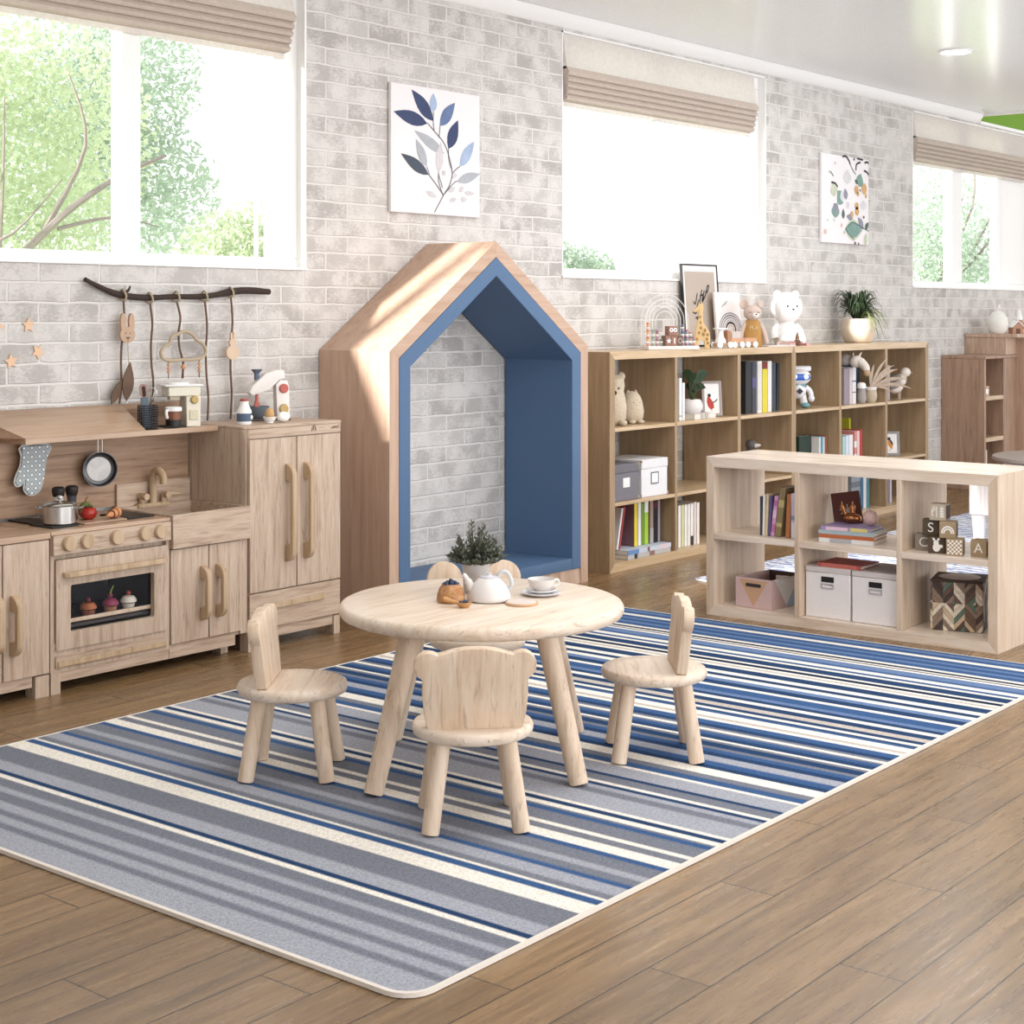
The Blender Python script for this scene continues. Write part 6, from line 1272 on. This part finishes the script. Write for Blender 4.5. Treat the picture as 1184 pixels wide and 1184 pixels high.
# alphabet cubes
blk = plain('A08A6C', .65, var=.12); blk_d = plain('4E4030', .6, var=.15); grey_b = plain('8C8074', .65, var=.1); lt = plain('EAE4DC', .7)
def cube(label, x, y, z, mark, m_=None, rz=-PI/2+.30, s=.037):
    t = thing('alphabet_block', label, 'toy block', (x, y, z), rz=rz, group='wooden alphabet blocks')
    bm = B(); box(bm, -s, s, -s, s, 0, 2*s, .003, seg=2); obj('cube', bm, m_ or blk, t)
    fy = -s-.0008
    if len(mark) == 1:
        bm = textbm(mark, .062, .0006, Matrix.Translation((0, fy, s)) @ FRONT); obj('letter', bm, lt, t, smooth=0)
    else:
        bm = B()
        if mark == 'rabbit':
            flatpoly(bm, circ(.0, s*.75, .017, 14, .020), fy); flatpoly(bm, circ(-.002, s*1.28, .012, 14), fy-.0003); flatpoly(bm, leafpoly(-.006, s*1.5, -.018, s*1.95, .010), fy-.0003); flatpoly(bm, leafpoly(.004, s*1.5, .012, s*1.95, .010), fy-.0003); flatpoly(bm, circ(.02, s*.9, .008, 10), fy-.0003)
        elif mark == 'check':
            n = 7; c = 2*s*.86/n
            for i in range(n):
                for j in range(n):
                    if (i+j) % 2 == 0:
                        x0_, z0_ = -s*.86+i*c, s*.14+j*c; flatpoly(bm, [(x0_, z0_), (x0_+c, z0_), (x0_+c, z0_+c), (x0_, z0_+c)], fy)
        elif mark == 'rainbow':
            for R in (.026, .017): stroke(bm, [(R*math.cos(a), s*.55+R*math.sin(a)*1.2) for a in [PI*i/8 for i in range(9)]], .007, fy)
        elif mark == 'tree':
            stroke(bm, [(-.022, s*.5), (-.025, s*1.2), (-.012, s*1.7)], .005, fy); stroke(bm, [(-.004, s*.4), (-.004, s*1.7)], .005, fy); stroke(bm, [(-.024, s*1.0), (-.004, s*1.5)], .004, fy)
            for k in range(4): flatpoly(bm, [(.008, s*(.4+.32*k)), (.032, s*(.4+.32*k)), (.020, s*(.4+.32*k)+.016)], fy)
        obj('drawing', bm, lt, t, smooth=0)
    # side faces carry darker inlays
    bm = B(); box(bm, s+.0001, s+.0012, -s*.8, s*.8, s*.2, s*1.8); obj('side_inlay', bm, blk_d, t)
    return t
cube('alphabet block with the letter C, leftmost of the pile', 6.925, 3.148, LZ, 'C', grey_b); cube('alphabet block with a white rabbit, middle of the bottom row', 6.875, 3.062, LZ, 'rabbit', blk_d); cube('chequered alphabet block, right of the rabbit block', 6.865, 2.972, LZ, 'check')
cube('alphabet block with the letter S in the second layer', 6.892, 3.098, LZ+.0745, 'S', blk_d); cube('alphabet block with a rainbow in the second layer', 6.873, 3.008, LZ+.0745, 'rainbow'); cube('topmost alphabet block with leaf and tree drawings', 6.885, 3.055, LZ+.149, 'tree', plain('B9AC98', .6, var=.1), rz=-PI/2+.12)
cube('alphabet block with the letter A standing alone at the right', 6.895, 2.862, LZ, 'A', rz=-PI/2+.02)
# white fabric boxes
def fbox(label, y0, y1):
    t = thing('fabric_box', label, 'box', (6.99, (y0+y1)/2, .0485), rz=-PI/2, group='white storage boxes in the low shelf'); a = (y1-y0)/2
    wl = plain('E6E0DE', .85, var=.04, scale=60, bump=.3)
    bm = B(); box(bm, -a, a, -.15, .15, 0, .215, .003); obj('body', bm, wl, t)
    bm = B(); box(bm, -a-.001, a+.001, -.152, .151, .2155, .242, .003); obj('lid', bm, plain('CFC6C2', .85, var=.05, scale=60), t)
    bm = B(); box(bm, -.033, .033, -.1535, -.1505, .172, .198, .001); obj('hand_hole', bm, black_m, t)
    bm = B(); ringprism(bm, rrect(-.034, .034, .142, .165, .002, 1), rrect(-.029, .029, .147, .160, .002, 1), 'y', -.154, -.1502); obj('label_holder', bm, plain('C9C5C3', .3, metal=.7), t)
fbox('left white storage box under the coral red book', 3.482, 3.716); fbox('right white storage box of the low shelf', 3.232, 3.472)
# geometric crate
t = thing('pink_crate', 'pink wooden crate with triangle pattern in the lower left compartment', 'crate', (7.0, 4.0, .0485), rz=-PI/2-.06)
pk = plain('CDB0AC', .7, var=.04); wd_ = plain('C79F7E', .6, var=.08)
bm = B(); box(bm, -.105, .105, -.15, -.139, 0, .145, .001); fr_ = obj('front_panel', bm, pk, t)
bm = B(); prism(bm, [(-.082, .138), (.082, .138), (0, .008)], 'y', -.1515, -.1502); obj('triangle', bm, wd_, fr_)
bm = B(); prism(bm, rrect(-.045, .045, .104, .121, .008), 'y', -.1528, -.1517); obj('hand_slot', bm, plain('3A3232', .8), fr_)
bm = B(); box(bm, -.105, .105, .139, .15, 0, .145, .001); obj('rear_panel', bm, plain('5E4A44', .7), t)
for s in (-1, 1):
    bm = B(); box(bm, s*.105-(.0105 if s > 0 else 0), s*.105+(0 if s > 0 else .0105), -.1385, .1385, 0, .145, .001); sp_ = obj('side_panel', bm, pk, t)
    bm = B(); prism(bm, [(-.12, .144), (.10, .144), (-.02, .01)], 'x', s*.1052, s*.1065); obj('triangle', bm, plain('E3E3E4', .7), sp_)
    bm = B(); prism(bm, [(.10, .144), (.138, .144), (.138, .004), (-.02, .004)], 'x', s*.1052, s*.1063); obj('triangle', bm, plain('A9C3D6', .7), sp_)
bm = B(); box(bm, -.0942, .0942, -.1385, .1385, .001, .008); obj('bottom', bm, wd_, t)
t = thing('crate_tool', 'blue toy shape lying inside the pink crate', 'toy', (7.03, 4.01, .058))
bm = B(); tube(bm, [(-.03, .05, .02), (.0, .02, .05), (.02, -.01, .09)], (.02, .016), n=12); obj('body', bm, plain('3F566E', .6), t)
t = thing('crate_paper', 'white folded paper sticking up inside the pink crate', 'paper', (7.08, 3.975, .058), rz=-PI/2+.2)
bm = B(); box(bm, -.035, .035, -.003, .003, 0, .125, .001); obj('sheet', bm, white_m, t)
# mosaic cube
def mosaic_mat():
    m, nt, p = newmat('reclaimed_wood_mosaic'); p.inputs['Roughness'].default_value = .7
    tc = node(nt, 'ShaderNodeTexCoord'); sp = node(nt, 'ShaderNodeSeparateXYZ'); link(nt, tc.outputs['Object'], sp.inputs[0])
    def mt(op, a, b=None, c=None):
        n = node(nt, 'ShaderNodeMath', operation=op)
        for i, v in enumerate((a, b, c)):
            if v is None: continue
            if isinstance(v, (int, float)): n.inputs[i].default_value = v
            else: link(nt, v, n.inputs[i])
        return n.outputs[0]
    cell = .048
    h = mt('ADD', sp.outputs['X'], sp.outputs['Y']); u = mt('MULTIPLY', mt('ADD', h, 2.0), 1/cell); cu = mt('FLOOR', u); fu = mt('FRACT', u)
    par = mt('MODULO', cu, 2.0); sgn = mt('MULTIPLY_ADD', par, 2.0, -1.0)
    half = mt('GREATER_THAN', sp.outputs['Z'], .125); sg2 = mt('MULTIPLY', sgn, mt('MULTIPLY_ADD', half, 2.0, -1.0))
    v = mt('MULTIPLY_ADD', mt('MULTIPLY', sg2, fu), 1.15, mt('MULTIPLY', sp.outputs['Z'], 1/cell)); vv = mt('MULTIPLY', v, 1.7); cv_ = mt('FLOOR', vv)
    wn = node(nt, 'ShaderNodeTexWhiteNoise', noise_dimensions='2D'); cb = node(nt, 'ShaderNodeCombineXYZ'); link(nt, mt('MULTIPLY_ADD', half, 31.0, cu), cb.inputs['X']); link(nt, cv_, cb.inputs['Y']); link(nt, cb.outputs[0], wn.inputs['Vector'])
    r = node(nt, 'ShaderNodeValToRGB'); r.color_ramp.interpolation = 'CONSTANT'; e = r.color_ramp.elements
    for i, (pos, cc) in enumerate(((0, '6E5648'), (.22, '8D7765'), (.38, 'CDB596'), (.5, '4A3B34'), (.62, '5F7566'), (.74, 'E0D2BE'), (.84, '7C6354'), (.93, '57483E'))):
        x = e[i] if i < 2 else e.new(pos); x.position = pos; x.color = c4(srgb(cc))
    link(nt, wn.outputs['Value'], r.inputs['Fac'])
    nz = node(nt, 'ShaderNodeTexNoise'); nz.inputs['Scale'].default_value = 70; nz.inputs['Detail'].default_value = 5; link(nt, tc.outputs['Object'], nz.inputs['Vector'])
    hv = node(nt, 'ShaderNodeHueSaturation'); link(nt, mt('MULTIPLY_ADD', nz.outputs['Fac'], .9, .5), hv.inputs['Value']); link(nt, r.outputs['Color'], hv.inputs['Color'])
    ed = mt('LESS_THAN', mt('FRACT', vv), .07); mx = node(nt, 'ShaderNodeMix', data_type='RGBA'); mx.inputs[7].default_value = c4(srgb('2E241F')); link(nt, ed, mx.inputs[0]); link(nt, hv.outputs['Color'], mx.inputs[6]); link(nt, mx.outputs[2], p.inputs['Base Color'])
    b = node(nt, 'ShaderNodeBump'); b.inputs['Strength'].default_value = .8; b.inputs['Distance'].default_value = .006; link(nt, wn.outputs['Value'], b.inputs['Height']); link(nt, b.outputs['Normal'], p.inputs['Normal'])
    return m
mos = mosaic_mat()
t = thing('mosaic_cube', 'patchwork cube of brown, cream and green wood strips in the lower right compartment', 'stool', (7.045, 3.028, .0485), rz=-PI/2+.27)
bm = B(); box(bm, -.117, .117, -.117, .117, 0, .222, .002); obj('body', bm, mos, t)
bm = B(); box(bm, -.117, .117, -.117, .117, .2225, .232, .002)
lathe(bm, [(.095, .2322), (.09, .2335), (0, .2335)], n=40, mi=1); obj('top', bm, [plain('4E4038', .7), plain('C9BCB0', .5, var=.2, scale=18)], t)

# ---------------------------------------------------------------- far right: things on and in the cabinets
t = thing('white_vase', 'white egg shaped vase with a looped tip on the cabinet at the right edge', 'vase', (13.66, 5.52, 1.3175))
bm = B(); lathe(bm, [(0, 0), (.05, 0), (.078, .03), (.088, .085), (.08, .14), (.05, .185), (.02, .20), (0, .203)], n=32); obj('body', bm, plain('EFEDE6', .5), t)
bm = B(); tube(bm, [(0, 0, .2), (.01, 0, .23), (.035, 0, .255), (.045, 0, .235), (.03, 0, .225)], .006, n=8); obj('loop', bm, plain('EFEDE6', .5), t)
t = thing('toy_house', 'small brown toy house with a white roof on the cabinet at the right edge', 'toy', (13.82, 5.42, 1.3175), rz=facing(13.8, 5.4, .5))
bm = B(); prism(bm, [(-.05, 0), (.05, 0), (.05, .055), (0, .10), (-.05, .055)], 'y', -.04, .04); obj('walls', bm, plain('B98A70', .6), t)
bm = B(); prism(bm, [(-.062, .052), (0, .1065), (.062, .052), (.062, .062), (0, .118), (-.062, .062)], 'y', -.046, .046); obj('roof', bm, white_m, t)
bm = B(); box(bm, -.02, .02, -.042, -.0402, 0, .045); obj('door', bm, plain('6A4A3A', .6), t)
for lab, x, h in (('taller toy fir cone with a snowy tip beside the toy house', 13.97, .22), ('shorter toy fir cone with a snowy tip at the right edge', 14.16, .18)):
    t = thing('toy_fir', lab, 'toy', (x, 5.45, 1.3175), group='toy fir cones')
    bm = B(); lathe(bm, [(0, 0), (.055, 0), (.03, h*.55), (0, h*.551)], n=20); obj('trunk_cone', bm, plain('B88A74', .6), t)
    bm = B(); lathe(bm, [(.032, h*.552), (.012, h*.95), (0, h)], n=20); obj('snow_tip', bm, white_m, t)
bm = B(); rnd = random.Random(3)
for k in range(22): ball(bm, (rnd.uniform(-.22, .22), rnd.uniform(-.03, .03), .018+rnd.uniform(0, .006)), (rnd.uniform(.02, .035), .02, .018), 10)
o = obj('cotton_snow', bm, white_m, loc=(14.05, 5.345, 1.3175)); tag(o, 'strip of white cotton snow before the toy firs', 'decoration', kind='stuff')
t = thing('small_box', 'small pale box in the upper compartment of the brown cabinet', 'box', (13.10, 5.43, .7925))
bm = B(); box(bm, -.05, .05, -.04, .04, 0, .085, .002); obj('carton', bm, plain('C0A692', .7), t)
bm = B(); box(bm, -.03, .03, -.0412, -.0402, .02, .06); obj('label_patch', bm, white_m, t)
book('pale book in the lowest compartment of the brown cabinet', 13.07, 5.47, .0855, .04, .17, .25, 'DDD6CE')
